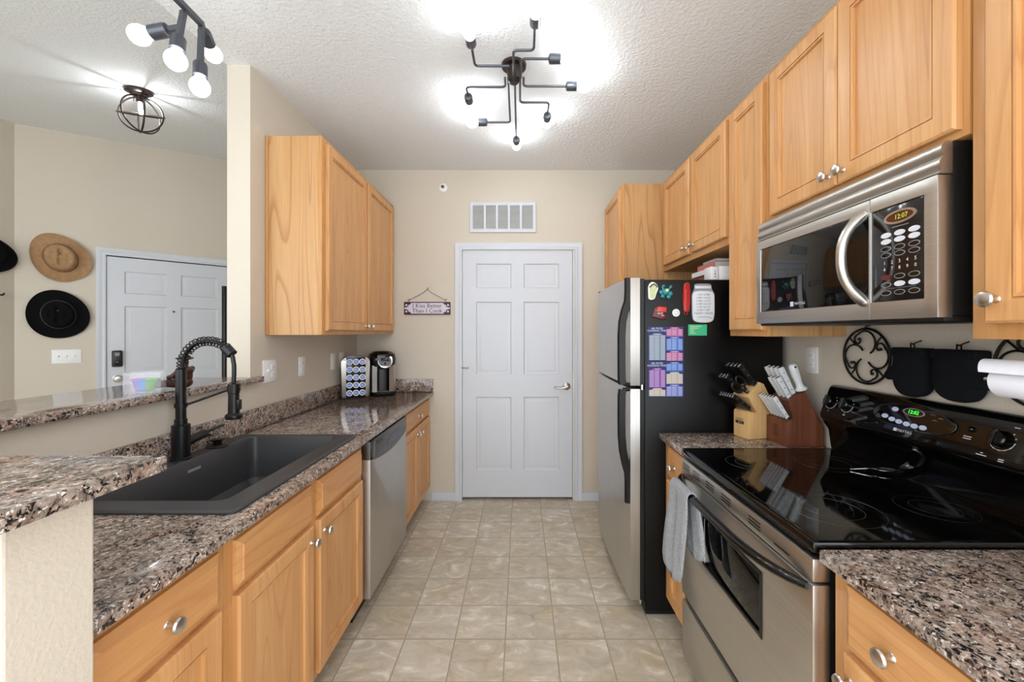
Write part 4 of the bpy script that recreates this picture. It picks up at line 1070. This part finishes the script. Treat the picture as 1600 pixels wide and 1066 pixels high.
spn = thing('cooking_spoon', 'steel spoon lying at the back of the black cooktop', 'spoon', (1.20, 1.39, 0.904), 0)
mb = MB(); mb.loops([[(1.232 + r * 0.030 * math.cos(t) * 1.0, 1.375 + r * 0.021 * math.sin(t), 0.9048 + 0.010 * r * r + dz) for t in [2 * PI * k / 24 for k in range(24)]] for r, dz in ((0.05, 0), (0.5, 0), (1.0, 0), (1.0, 0.0012), (0.5, 0.0012), (0.05, 0.0012))]); mb.build('bowl', 'chrome', spn)
mb = MB(); mb.tube([(1.206, 1.380, 0.915), (1.19, 1.384, 0.917), (1.165, 1.392, 0.913), (1.135, 1.403, 0.908)], 1.0, sec=[(0.0012, -0.004), (0.0012, 0.004), (-0.0012, 0.004), (-0.0012, -0.004)]); mb.build('handle', 'chrome', spn)

# dish towel over the oven handle
tw = thing('dish_towel', 'grey terry dish towel hung over the far end of the oven handle', 'towel', (0.60, 1.535, 0.44))
mb = MB()
def towel_sheet(rows, y0, y1, n, fold, th=0.007):
    """rows: (x, z, widen, drop) from one hem over the handle to the other"""
    front, back = [], []
    pr = [Vector((r[0], 0, r[1])) for r in rows]
    for i, (x, z, wd, sk_) in enumerate(rows):
        d = (pr[min(i + 1, len(pr) - 1)] - pr[max(i - 1, 0)]).normalized()
        nrm = Vector((d.z, 0, -d.x))
        f_, b_ = [], []
        for k in range(n + 1):
            s = k / n
            y = y1 - (y1 - y0) * s
            yy = (y - (y0 + y1) / 2) * (1 + wd) + (y0 + y1) / 2 + sk_
            w = fold * min(1, max(0, (HZ - z) / 0.12)) * (math.sin(s * 9.0 + z * 2.0) + 0.5 * math.sin(s * 17 + 1 + z * 5))
            c = Vector((x - w, yy, z + 0.012 * math.sin(s * 7) * min(1, max(0, (HZ - z) / 0.3))))
            f_.append(c + nrm * th / 2); b_.append(c - nrm * th / 2)
        front.append(f_); back.append(b_)
    mb.loops([f + b[::-1] for f, b in zip(front, back)])
rows = [(0.574, 0.445, 0.10, 0.035), (0.576, 0.55, 0.06, 0.028), (0.581, 0.66, 0.02, 0.012), (0.583, 0.75, -0.05, 0.0), (0.583, 0.79, -0.06, 0), (0.587, 0.806, -0.06, 0), (0.600, 0.812, -0.06, 0), (0.615, 0.808, -0.06, 0), (0.621, 0.79, -0.06, 0), (0.624, 0.74, -0.06, -0.01), (0.632, 0.66, 0.0, -0.02), (0.634, 0.55, 0.02, -0.025)]
towel_sheet(rows, 1.425, 1.595, 26, 0.010)
two = mb.build('cloth', 'towel', tw, angle=80)
sm = two.modifiers.new('soften', 'SUBSURF'); sm.levels = 1; sm.render_levels = 1

# ------------------------------------------------------------------ knife blocks
def block(t, prof, w, material):
    mb = MB(frame((0, 0, 0), (1, 0, 0), (0, 0, 1)), True); mb.prism(prof, -w, 0, 0.003); return mb.build('block', material, t, angle=30)
kb1 = thing('knife_block', 'light wooden knife block full of black-handled knives beside the refrigerator', 'knife block', (1.030, 1.832, 0.8935), 0.25)
block(kb1, [(0, 0), (0, 0.118), (0.008, 0.126), (0.046, 0.118), (-0.010, 0.192), (0.058, 0.258), (0.080, 0.250), (0.165, 0.10), (0.165, 0)], 0.095, 'lightwood')
FKB = frame((0, 0, 0), (0, -1, 0), (0, 0, 1))               # front face of a block: -y, z, toward the aisle
mb = MB(FKB, True); mb.box((-0.082, 0.062, 0.0002), (-0.032, 0.076, 0.0008)); mb.build('logo_bar', 'ink', kb1)
mb = MB(FKB, True); mb.text('SCHMIDT', -0.057, 0.083, 0.0125, 0.0003); mb.build('lettering', 'ink', kb1)
mb = MB(FKB, True); mb.text('BROS.', -0.053, 0.069, 0.010, 0.0009); mb.build('bar_lettering', 'lightwood', kb1)
kb2 = thing('knife_block', 'dark wooden knife block full of white-handled knives next to the range', 'knife block', (1.117, 1.714, 0.8935), 0.0)
block(kb2, [(0, 0), (0, 0.110), (0.036, 0.120), (0.008, 0.196), (0.084, 0.235), (0.163, 0.080), (0.166, 0)], 0.135, 'darkwood')
mb = MB(FKB, True)
mb.tube([(-0.085, 0.086, 0.0005), (-0.085, 0.034, 0.0005)], 0.0014, 5); mb.tube([(-0.073, 0.086, 0.0005), (-0.073, 0.034, 0.0005)], 0.0014, 5); mb.tube([(-0.085, 0.060, 0.0005), (-0.073, 0.060, 0.0005)], 0.0014, 5)
mb.tube([(-0.066, 0.034, 0.0005), (-0.066, 0.084, 0.0005), (-0.055, 0.080, 0.0005), (-0.050, 0.068, 0.0005), (-0.050, 0.034, 0.0005), (-0.066, 0.034, 0.0005)], 0.0014, 5)
mb.build('burned_logo', 'carved', kb2)

def knife(name, label, L, wd, th, material, group, rivet='nickel', butt=True):
    """handle runs along +z from its bolster, wide side in the xz plane"""
    t = thing(name, label, 'knife', (0, 0, 0), 0, group)
    mb = MB(frame((0, 0, 0), (1, 0, 0), (0, 0, 1)), True)
    pr = [(-wd * 0.42, 0.004), (wd * 0.40, 0.004), (wd * 0.34, L * 0.30), (wd * 0.42, L * 0.7), (wd * 0.52, L * 0.94), (wd * 0.40, L), (-wd * 0.46, L), (-wd * 0.5, L * 0.9), (-wd * 0.42, L * 0.5)]
    mb.prism(pr, -th / 2, th / 2, min(0.002, th * 0.25)); mb.build('handle', material, t)
    mb = MB(local=True); mb.box((-wd * 0.46, -th * 0.42, -0.0015), (wd * 0.44, th * 0.42, 0.0045), 0.0008); mb.box((-wd * 0.36, -0.0008, -0.006), (wd * 0.36, 0.0008, 0.0)); mb.build('bolster', 'chrome', t)
    for q in (0.2, 0.5, 0.8):
        mb = MB(local=True); mb.cyl((0, -th / 2 - 0.0006, L * q), (0, th / 2 + 0.0006, L * q), 0.0024, n=10)
        mb.build('rivet', rivet, t)
    if butt:
        mb = MB(local=True); mb.box((-wd * 0.44, -th * 0.36, L - 0.001), (wd * 0.40, th * 0.36, L + 0.003), 0.001); mb.build('butt_cap', 'chrome', t)
    return t
def place(t, root, u, w, z, lean):
    """stand a knife in a block: u from the front face, w from the near side, leaning toward the aisle"""
    d = Vector((-math.sin(lean), 0, math.cos(lean)))
    m = WM(root) @ Matrix.Translation((u, w, z)) @ Matrix.Rotation(-lean, 4, 'Y')
    t.matrix_basis = m
    return t
ordn = ['nearest', 'second nearest', 'third', 'fourth', 'second farthest', 'farthest']
proto = None
for k in range(6):
    lab = 'white-handled steak knife, %s in the front row of the dark block' % ordn[k]
    if proto is None: proto = c = knife('steak_knife', lab, 0.108, 0.020, 0.0115, 'handlew', 'white steak knives in the dark block', 'gunmetal')
    else: c = copy_tree(proto); c['label'] = lab
    place(c, kb2, 0.019, 0.016 + k * 0.0195, 0.119, math.radians(33))
proto = None
wt = ['tall white-handled knife, %s in the back row of the dark block' % q for q in ('nearest', 'second from near', 'second from far', 'farthest')]
for k in range(4):
    if proto is None: proto = c = knife('kitchen_knife', wt[k], 0.128, 0.025, 0.015, 'handlew', 'tall white knives in the dark block', 'gunmetal')
    else: c = copy_tree(proto); c['label'] = wt[k]
    place(c, kb2, 0.050, 0.028 + k * 0.0305, 0.219, math.radians(26))
proto = None
ws = ['white-handled knife, %s in the upper middle row of the dark block' % q for q in ('nearest', 'middle', 'farthest')]
for k in range(3):
    if proto is None: proto = c = knife('kitchen_knife', ws[k], 0.100, 0.022, 0.0135, 'handlew', 'middle white knives in the dark block', 'gunmetal')
    else: c = copy_tree(proto); c['label'] = ws[k]
    place(c, kb2, 0.026, 0.016 + k * 0.026, 0.206, math.radians(30))
hs = thing('honing_steel', 'honing rod with a round flared white handle at the back of the dark block', 'honing steel', (0, 0, 0))
mb = MB(local=True); mb.lathe([(0.0, 0.0), (0.023, 0.0), (0.024, 0.006), (0.016, 0.014), (0.0135, 0.03), (0.0165, 0.06), (0.0175, 0.09), (0.0165, 0.108), (0.011, 0.116), (0.0, 0.118)], n=24); mb.build('handle', 'handlew', hs)
mb = MB(local=True); mb.cyl((0, -0.017, 0.104), (0, 0.017, 0.104), 0.0045, n=12); mb.build('hanging_hole', 'black', hs)
mb = MB(local=True); mb.cyl((0, 0, -0.03), (0, 0, 0.0), 0.004, n=10); mb.build('rod', 'chrome', hs)
place(hs, kb2, 0.080, 0.022, 0.240, math.radians(20))
GBK = 'black knives in the light block'
proto = None
for k in range(6):
    lab = 'black-handled steak knife, %s in the front row of the light block' % ordn[k]
    if proto is None: proto = c = knife('steak_knife', lab, 0.112, 0.021, 0.0125, 'black', 'black steak knives in the light block', 'nickel')
    else: c = copy_tree(proto); c['label'] = lab
    place(c, kb1, 0.013, 0.010 + k * 0.0148, 0.138, math.radians(56))
proto = None
for k, (u, w, z, q) in enumerate(((0.042, 0.012, 0.246, 'nearest'), (0.042, 0.035, 0.246, 'second from near'), (0.042, 0.058, 0.246, 'second from far'), (0.042, 0.081, 0.246, 'farthest'))):
    lab = 'large black-handled knife, %s in the top row of the light block' % q
    if proto is None: proto = c = knife('kitchen_knife', lab, 0.125, 0.027, 0.016, 'black', 'large black knives in the light block', 'nickel')
    else: c = copy_tree(proto); c['label'] = lab
    place(c, kb1, u, w, z, math.radians(44))
proto = None
for k, (w, q) in enumerate(((0.043, 'nearest'), (0.062, 'middle'), (0.081, 'farthest'))):
    lab = 'black-handled knife, %s in the middle row of the light block' % q
    if proto is None: proto = c = knife('kitchen_knife', lab, 0.115, 0.025, 0.015, 'black', 'middle black knives in the light block', 'nickel')
    else: c = copy_tree(proto); c['label'] = lab
    place(c, kb1, 0.003, w, 0.212, math.radians(50))
sh = thing('kitchen_shears', 'black kitchen shears with two finger loops in the light knife block', 'shears', (0, 0, 0))
for s in (-1, 1):
    mb = MB(local=True)
    mb.tube([(s * 0.018 + 0.017 * math.cos(t), 0, 0.058 + 0.030 * math.sin(t)) for t in [2 * PI * k / 26 for k in range(26)]], 0.0042, 8, closed=True)
    mb.tube([(s * 0.003, 0, -0.003), (s * 0.006, 0, 0.02), (s * 0.013, 0, 0.034)], 0.0055, 8); mb.build('finger_loop', 'black', sh)
mb = MB(local=True); mb.cyl((0, -0.006, 0.008), (0, 0.006, 0.008), 0.006, n=14); mb.build('pivot_screw', 'nickel', sh)
place(sh, kb1, 0.002, 0.014, 0.215, math.radians(54))

# ------------------------------------------------------------------ wall decor, mitts, paper towels
def trivet(label, y, z):
    t = thing('scroll_trivet', label, 'wall trivet', (1.298, y, z - 0.1), 0, 'wrought iron scroll trivets')
    R = 0.102
    mb = MB(FR); mb.tube([(-y + R * math.cos(2 * PI * k / 48), z + R * math.sin(2 * PI * k / 48), 0.016) for k in range(48)], 0.0042, 8, closed=True); mb.build('ring', 'matte', t)
    for q in range(4):
        a = PI / 2 * q + 0.05
        c_, s_ = math.cos(a), math.sin(a)
        loc = []
        for k in range(22):                                  # a C scroll opening outward
            th = PI * 1.05 + k * 0.16
            loc.append((0.050 + 0.044 * math.cos(th + 0.35), 0.044 * math.sin(th + 0.35)))
        x0, y0 = loc[-1]
        for k in range(1, 15):
            th = k / 14 * PI * 1.7
            rr = 0.022 * (1 - 0.75 * k / 14)
            loc.append((x0 - 0.022 + 0.0 + rr * math.cos(th) + 0.0, y0 + rr * math.sin(th)))
        mb = MB(FR); mb.tube([(-y + c_ * p - s_ * r_, z + s_ * p + c_ * r_, 0.016) for p, r_ in loc], 0.0034, 8)
        mb.ball((-y + c_ * loc[-1][0] - s_ * loc[-1][1], z + s_ * loc[-1][0] + c_ * loc[-1][1], 0.016), 0.006, 10, 6)
        mb.tube([(-y + math.cos(a + 0.78) * p, z + math.sin(a + 0.78) * p, 0.016) for p in (0.062, 0.102)], 0.003, 6)
        mb.build('scroll', 'matte', t)
    mb = MB(FR); mb.tube([(-y - 0.01, z + R, 0.016), (-y, z + R + 0.012, 0.010), (-y, z + R + 0.012, 0.0005)], 0.003, 6); mb.build('hanger', 'matte', t)
trivet('round wrought iron scroll trivet on the wall behind the range, left of the oven mitts', 1.514, 1.290)
trivet('round wrought iron scroll trivet on the wall behind the paper towel roll', 1.000, 1.290)

def mitt(label, y, z, mirror, w, h):
    t = thing('oven_mitt', label, 'oven mitt', (1.27, y, z - h), 0, 'black oven mitts')
    s = -1 if mirror else 1
    P = [(-0.43, 0.0), (0.43, 0.0), (0.45, -0.28), (0.50, -0.40), (0.70, -0.50), (0.74, -0.62), (0.62, -0.70), (0.46, -0.66), (0.42, -0.80), (0.28, -0.95), (0.0, -1.0), (-0.30, -0.94), (-0.48, -0.76), (-0.50, -0.4)]
    P = smooth_poly([(-y + s * a * w, z + b * h) for a, b in P], 2)
    cx_, cz_ = -y, z - h * 0.5
    lay = []
    for sc, d in ((0.80, 0.006), (1.0, 0.016), (1.03, 0.030), (0.97, 0.044), (0.80, 0.054), (0.5, 0.058)):
        lay.append([(cx_ + (a - cx_) * sc, cz_ + (b - cz_) * (1 - (1 - sc) * (0.55 if b < cz_ else 0.12)), d) for a, b in P])
    mb = MB(FR); mb.loops(lay); mb.build('hand', 'mitt', t, angle=70)
    mb = MB(FR); mb.box((-y - w * 0.47, z - 0.026, 0.004), (-y + w * 0.47, z + 0.004, 0.054), 0.008, 3); mb.build('cuff', 'mitt', t)
    mb = MB(FR); mb.tube([(-y - 0.006, z, 0.03), (-y - 0.006, z + 0.018, 0.03), (-y + 0.006, z + 0.018, 0.03), (-y + 0.006, z, 0.03)], 0.002, 6); mb.build('hanging_loop', 'mitt', t)
mitt('black oven mitt hanging on the wall beside the left scroll trivet', 1.318, 1.325, True, 0.124, 0.157)
mitt('black oven mitt hanging nearer the paper towel roll', 1.178, 1.325, False, 0.136, 0.150)
for y, l in ((1.318, 'tiny black wall hook above the oven mitt beside the scroll trivet'), (1.178, 'tiny black wall hook above the oven mitt nearer the paper towels')):
    mb = MB(FR); mb.tube([(-y, 1.352, 0.0005), (-y, 1.346, 0.018), (-y, 1.340, 0.030), (-y, 1.3445, 0.036)], 0.0022, 6)
    solo(mb, 'wall_hook', 'matte', l, 'hook', 'mitt hooks')

ph = thing('paper_towel_holder', 'holder under the right edge cabinet carrying the paper towel roll', 'paper towel holder', (1.03, 0.74, 1.28))
mb = MB()
mb.cyl((1.03, 0.555, 1.276), (1.03, 0.90, 1.276), 0.006, n=12)
mb.build('rod', 'nickel', ph)
mb = MB(); mb.box((1.015, 0.553, 1.262), (1.045, 0.560, 1.3645), 0.002); mb.box((1.005, 0.553, 1.358), (1.055, 0.62, 1.3645), 0.002); mb.build('bracket', 'nickel', ph)
pt = thing('paper_towel_roll', 'white paper towel roll at the right edge with a loose sheet flaring past its end', 'paper towels', (1.03, 0.72, 1.24))
mb = MB(); prof = [(0.018, 0), (0.031, 0.0), (0.034, 0.003), (0.0345, 0.29), (0.018, 0.29)]
mb.lathe(prof, (1.03, 0.578, 1.276), (0, 1, 0), 40); mb.build('roll', 'paper', pt, angle=50)
mb = MB(); mb.lathe([(0.0178, -0.001), (0.0178, 0.291), (0.0155, 0.291), (0.0155, -0.001)], (1.03, 0.578, 1.276), (0, 1, 0), 24); mb.build('core', 'pages', pt)
mb = MB()
N = 26
def sheet(yv, k):
    a = math.radians(-30 + 190 * k / N)
    r = 0.036 + 0.017 * (k / N)
    return (1.034 + r * math.cos(a), yv, 1.278 + r * math.sin(a) * 0.92)
up = [[sheet(0.58, k) for k in range(N + 1)], [sheet(0.80, k) for k in range(N + 1)], [sheet(0.875 + 0.03 * math.sin(PI * k / N), k) for k in range(N + 1)]]
R_ = []
for row in up:
    inn = [(1.034 + (x - 1.034) * 0.975, y, 1.278 + (z - 1.278) * 0.975) for x, y, z in row]
    R_.append(row + inn[::-1])
mb.loops(R_); mb.build('loose_sheet', 'paper', pt, angle=60)

# ------------------------------------------------------------------ ceiling lights
def bulb_on(parent, p, d, r=0.030, s=1.0, m_='bulb'):
    mb = MB(); mb.lathe([(0.0, 0.0), (0.013 * s, 0.0), (0.014 * s, 0.008), (0.020 * s, 0.022), (r * 0.93, 0.038), (r, 0.050), (r * 0.93, 0.063), (r * 0.7, 0.074), (r * 0.35, 0.080), (0.0, 0.0815)], p, d, 18)
    return mb.build('bulb', m_, parent, 'lit white bulb')
def socket_on(parent, p, d, L=0.056, r=0.0225, m_='gunmetal'):
    mb = MB(); mb.lathe([(0.0, 0.0), (0.008, 0.0), (r * 0.9, 0.004), (r, 0.010), (r, L), (r * 0.85, L), (r * 0.85, L - 0.01), (0.0, L - 0.01)], p, d, 20)
    return mb.build('socket', m_, parent)
ch = thing('ceiling_light', 'eight-arm dark metal ceiling light with bent arms and lit bulbs over the kitchen aisle', 'ceiling light', (-0.035, 2.016, 2.707))
mb = MB(); mb.lathe([(0.0, 2.615), (0.020, 2.615), (0.030, 2.625), (0.034, 2.66), (0.036, 2.690), (0.060, 2.692), (0.062, 2.7065), (0.0, 2.7065)], (-0.035, 2.016, 0)); mb.build('canopy', 'bronze', ch)
ZA = 2.632
def cp(cx_, cy_):
    px, py = 680 + 0.2346 * cx_, 0.2346 * cy_
    Y = F * (ZA - EYE) / (CY - py)
    return ((px - CX) * Y / F, Y)
hubx, huby = -0.035, 2.0
def arm(pts, snapped):
    mb = MB()
    P = [Vector((x, y, ZA)) for x, y in pts]
    out = [P[0]]
    for i in range(1, len(P) - 1):                           # rounded elbows
        a, b = (P[i - 1] - P[i]).normalized(), (P[i + 1] - P[i]).normalized()
        r = 0.022
        for k in range(6):
            t = k / 5
            out.append((P[i] + a * r) * (1 - t) ** 2 + P[i] * 2 * t * (1 - t) + (P[i] + b * r) * t ** 2)
    out.append(P[-1])
    mb.tube(out, 0.0058, 10)
    a_ = mb.build('arm', 'gunmetal', ch)
    d = (P[-1] - P[-2]).normalized()
    socket_on(a_, P[-1] - d * 0.004, d); bulb_on(a_, P[-1] + d * 0.042, d)
def ax(*cs):
    """axis aligned polyline: alternate corner coordinates"""
    return [Vector((x, y, 0)) for x, y in cs]
C1 = cp(265, 440); C1b = cp(240, 300)
arm([(hubx - 0.02, C1[1]), (C1[0], C1[1]), (C1[0], C1b[1])], 1)
C2 = cp(520, 345); C2b = cp(645, 335); C2c = cp(665, 165)
arm([(C2[0], huby), (C2[0], C2b[1]), (C2c[0], C2b[1]), (C2c[0], C2c[1])], 1)
C3 = cp(570, 392); C3b = cp(760, 388)
arm([(C3[0], huby), (C3[0], C3[1]), (C3b[0], C3[1])], 1)
C4 = cp(588, 575); C4b = cp(875, 572)
arm([(C4[0], huby), (C4[0], C4[1]), (C4b[0], C4[1])], 1)
C5 = cp(566, 683); C5b = cp(757, 685); C5c = cp(748, 765)
arm([(C5[0], huby), (C5[0], C5[1]), (C5b[0], C5[1]), (C5b[0], C5c[1])], 1)
C6 = cp(540, 925)
arm([(C6[0], huby), (C6[0], C6[1])], 1)
C7 = cp(500, 815); C7b = cp(345, 818)
arm([(C7[0], huby), (C7[0], C7[1]), (C7b[0], C7[1])], 1)
C8 = cp(468, 580); C8b = cp(207, 585); C8c = cp(228, 640)
arm([(C8[0], huby), (C8[0], C8[1]), (C8b[0], C8[1]), (C8b[0], C8c[1])], 1)

tl = thing('ceiling_light', 'grey branching ceiling light with lit bulbs hung low over the raised bar', 'ceiling light', (-1.12, 1.10, 2.707))
def tp(cx_, cy_, Y):
    px, py = 200 + 0.1595 * cx_, 0.1595 * cy_
    return Vector(((px - CX) * Y / F, Y, EYE + (CY - py) * Y / F))
SQ = [(1, 1), (-1, 1), (-1, -1), (1, -1)]
mb = MB(); mb.lathe([(0.0, 2.685), (0.055, 2.685), (0.06, 2.7065), (0.0, 2.7065)], (-1.05, 1.02, 0)); mb.tube([(-1.05, 1.02, 2.69), (-1.05, 1.02, 2.47)], 0.010, sec=SQ); mb.build('canopy', 'gunmetal', tl)
E1, E2 = tp(430, -60, 1.28), tp(722, 238, 1.45)
mb = MB(); mb.tube([(-1.05, 1.02, 2.475), E1, E1.lerp(E2, 0.5), E2], 0.0085, sec=SQ); mb.build('rail', 'gunmetal', tl)
J1 = tp(545, 115, 1.355)
def branch(p, q, sp_, Lb=0.05):
    mb = MB(); mb.tube([p, q], 0.0075, sec=SQ); a_ = mb.build('arm', 'gunmetal', tl)
    d = (sp_ - q).normalized()
    socket_on(a_, q - d * 0.002, d, 0.058, 0.0215); bulb_on(a_, q + d * 0.046, d, 0.031, m_='bulbd')
branch(J1, tp(497, 370, 1.33), tp(465, 620, 1.30))
K1 = J1.lerp(tp(497, 370, 1.33), 0.62)
branch(K1, tp(395, 290, 1.33), tp(160, 335, 1.33))
branch(E2, tp(708, 620, 1.43), tp(704, 890, 1.41))
branch(E2, tp(738, 300, 1.50), tp(805, 460, 1.56))

cl = thing('ceiling_light', 'round wire cage ceiling light with one lit bulb on the sloping entry ceiling', 'ceiling light', (-2.50, 2.657, zc(2.657)))
nz = Vector((0, 0.127, -1)).normalized()
top = Vector((-2.50, 2.657, zc(2.657)))
mb = MB(); mb.lathe([(0.0, 0.0), (0.070, 0.001), (0.072, 0.014), (0.064, 0.020), (0.050, 0.024), (0.046, 0.034), (0.0, 0.036)], top, nz, 30); mb.lathe([(0.02, 0.034), (0.018, 0.075), (0.0, 0.075)], top, nz); mb.build('canopy', 'bronze', cl)
cc = top + nz * 0.150
for k, (tilt, spin) in enumerate(((1.57, 0.35), (1.57, 1.40), (1.57, 2.45), (0.45, 0.4))):
    a1 = Vector((math.cos(spin), math.sin(spin), 0)); a2 = Vector((-math.sin(spin) * math.cos(tilt), math.cos(spin) * math.cos(tilt), math.sin(tilt)))
    mb = MB(); mb.tube([cc + a1 * 0.118 * math.cos(t) + a2 * 0.112 * math.sin(t) for t in [2 * PI * i / 48 for i in range(48)]], 0.0052, 8, closed=True); mb.build('cage_ring', 'bronze', cl)
mb = MB(); mb.tube([top + nz * 0.03 + Vector((0.035, 0, 0)), cc + Vector((0.05, 0, 0.09))], 0.003, 6); mb.tube([top + nz * 0.03 - Vector((0.035, 0, 0)), cc + Vector((-0.05, 0, 0.09))], 0.003, 6); mb.build('cage_strut', 'bronze', cl)
bulb_on(cl, top + nz * 0.075, nz, 0.012, 0.5, m_='bulbc')

# ------------------------------------------------------------------ hats and the entry
def hat(label, fr, u0, z0, ru, rv, rot, brim_m, crown_m, band_m, wob, crown=(0.085, 0.075), name='cowboy_hat'):
    o = fr @ Vector((u0, z0 - rv, 0))
    t = thing(name, label, 'hat', o, 0, 'cowboy hats on the entry walls')
    n = 56
    def outl(th, s):
        r = 1 + wob * math.cos(2 * th + 0.6) * 0.5 + wob * math.cos(3 * th + 1.0) * 0.5
        x, y = ru * r * s * math.cos(th), rv * r * s * math.sin(th)
        c, q = math.cos(rot), math.sin(rot)
        return x * c - y * q, x * q + y * c
    def ell(th, k):
        x, y = crown[0] * k * math.cos(th), crown[1] * k * math.sin(th)
        c, q = math.cos(rot), math.sin(rot)
        return x * c - y * q, x * q + y * c
    def brim_h(th, s): return 0.008 + 0.030 * (s ** 3) * abs(math.cos(th)) ** 1.6 + 0.006 * (1 - s)
    rings, back = [], []
    for i in range(7):
        s = i / 6
        a, b = [], []
        for k in range(n):
            th = 2 * PI * k / n
            e, o_ = ell(th, 1.0), outl(th, 1.0)
            x, y = e[0] + (o_[0] - e[0]) * s, e[1] + (o_[1] - e[1]) * s
            h = brim_h(th, s)
            a.append((u0 + x, z0 + y, h + 0.004)); b.append((u0 + x, z0 + y, h))
        rings.append(a); back.append(b)
    mb = MB(fr); mb.loops(rings + back[::-1], cap0=False, cap1=False); mb.build('brim', brim_m, t, angle=60)
    cr = []
    for kx, h in ((1.0, 0.012), (0.985, 0.030), (0.95, 0.06), (0.89, 0.088), (0.80, 0.100), (0.66, 0.104)):
        cr.append([(u0 + ell(2 * PI * k / n, kx)[0], z0 + ell(2 * PI * k / n, kx)[1], h) for k in range(n)])
    for kx in (0.5, 0.34, 0.18, 0.04):
        ring = []
        for k in range(n):
            x, y = ell(2 * PI * k / n, kx)
            dent = 0.026 * math.exp(-(x / 0.014) ** 2) + 0.014 * math.exp(-((abs(x) - 0.045) / 0.014) ** 2)
            ring.append((u0 + x, z0 + y, 0.105 - dent))
        cr.append(ring)
    mb = MB(fr); mb.loops(cr, cap0=False); mb.build('crown', crown_m, t, angle=60)
    mb = MB(fr); mb.tube([(u0 + ell(2 * PI * k / n, 1.01)[0], z0 + ell(2 * PI * k / n, 1.01)[1], 0.018) for k in range(n)], 0.0035, 6, closed=True); mb.build('hat_band', band_m, t)
    mb = MB(fr); mb.cyl((u0, z0 + 0.03, 0.0005), (u0, z0 + 0.03, 0.088), 0.005, n=10); mb.build('wall_peg', 'black', t)
hat('tan straw cowboy hat with a brown crown line, upper hat on the entry wall', FE, 0.245, 1.995, 0.160, 0.210, 0.35, 'straw', 'straw', 'strawd', 0.08, (0.095, 0.116))
hat('black felt cowboy hat hung under the tan straw hat on the entry wall', FE, 0.232, 1.525, 0.172, 0.205, 0.15, 'felt', 'felt', 'gunmetal', 0.05, (0.095, 0.114))
FW = frame((-4.01, 0, 0), (0, 1, 0), (0, 0, 1))
hat('black felt hat cut off by the left edge of the photo', FW, 3.025, 1.965, 0.172, 0.15, 0.0, 'felt', 'felt', 'black', 0.07)
mb = MB(FW); mb.box((3.095, 1.655, 0.0005), (3.12, 1.695, 0.006), 0.002); mb.tube([(3.107, 1.67, 0.004), (3.107, 1.662, 0.045), (3.107, 1.675, 0.06)], 0.006, 8)
solo(mb, 'coat_hook', 'matte', 'small black wall hook at the far left edge below the cut-off hat', 'hook')
po = thing('coat_stand', 'slim black upright post standing in the entry just left of the wall corner', 'coat stand', (-2.335, 3.20, 0))
mb = MB(); mb.box((-2.349, 3.188, 0.02), (-2.323, 3.212, 1.742), 0.003); mb.build('post', 'matte', po)
mb = MB(); mb.lathe([(0.0, 0.001), (0.14, 0.001), (0.14, 0.012), (0.03, 0.022), (0.0, 0.022)], (-2.336, 3.20, 0)); mb.build('base', 'matte', po)
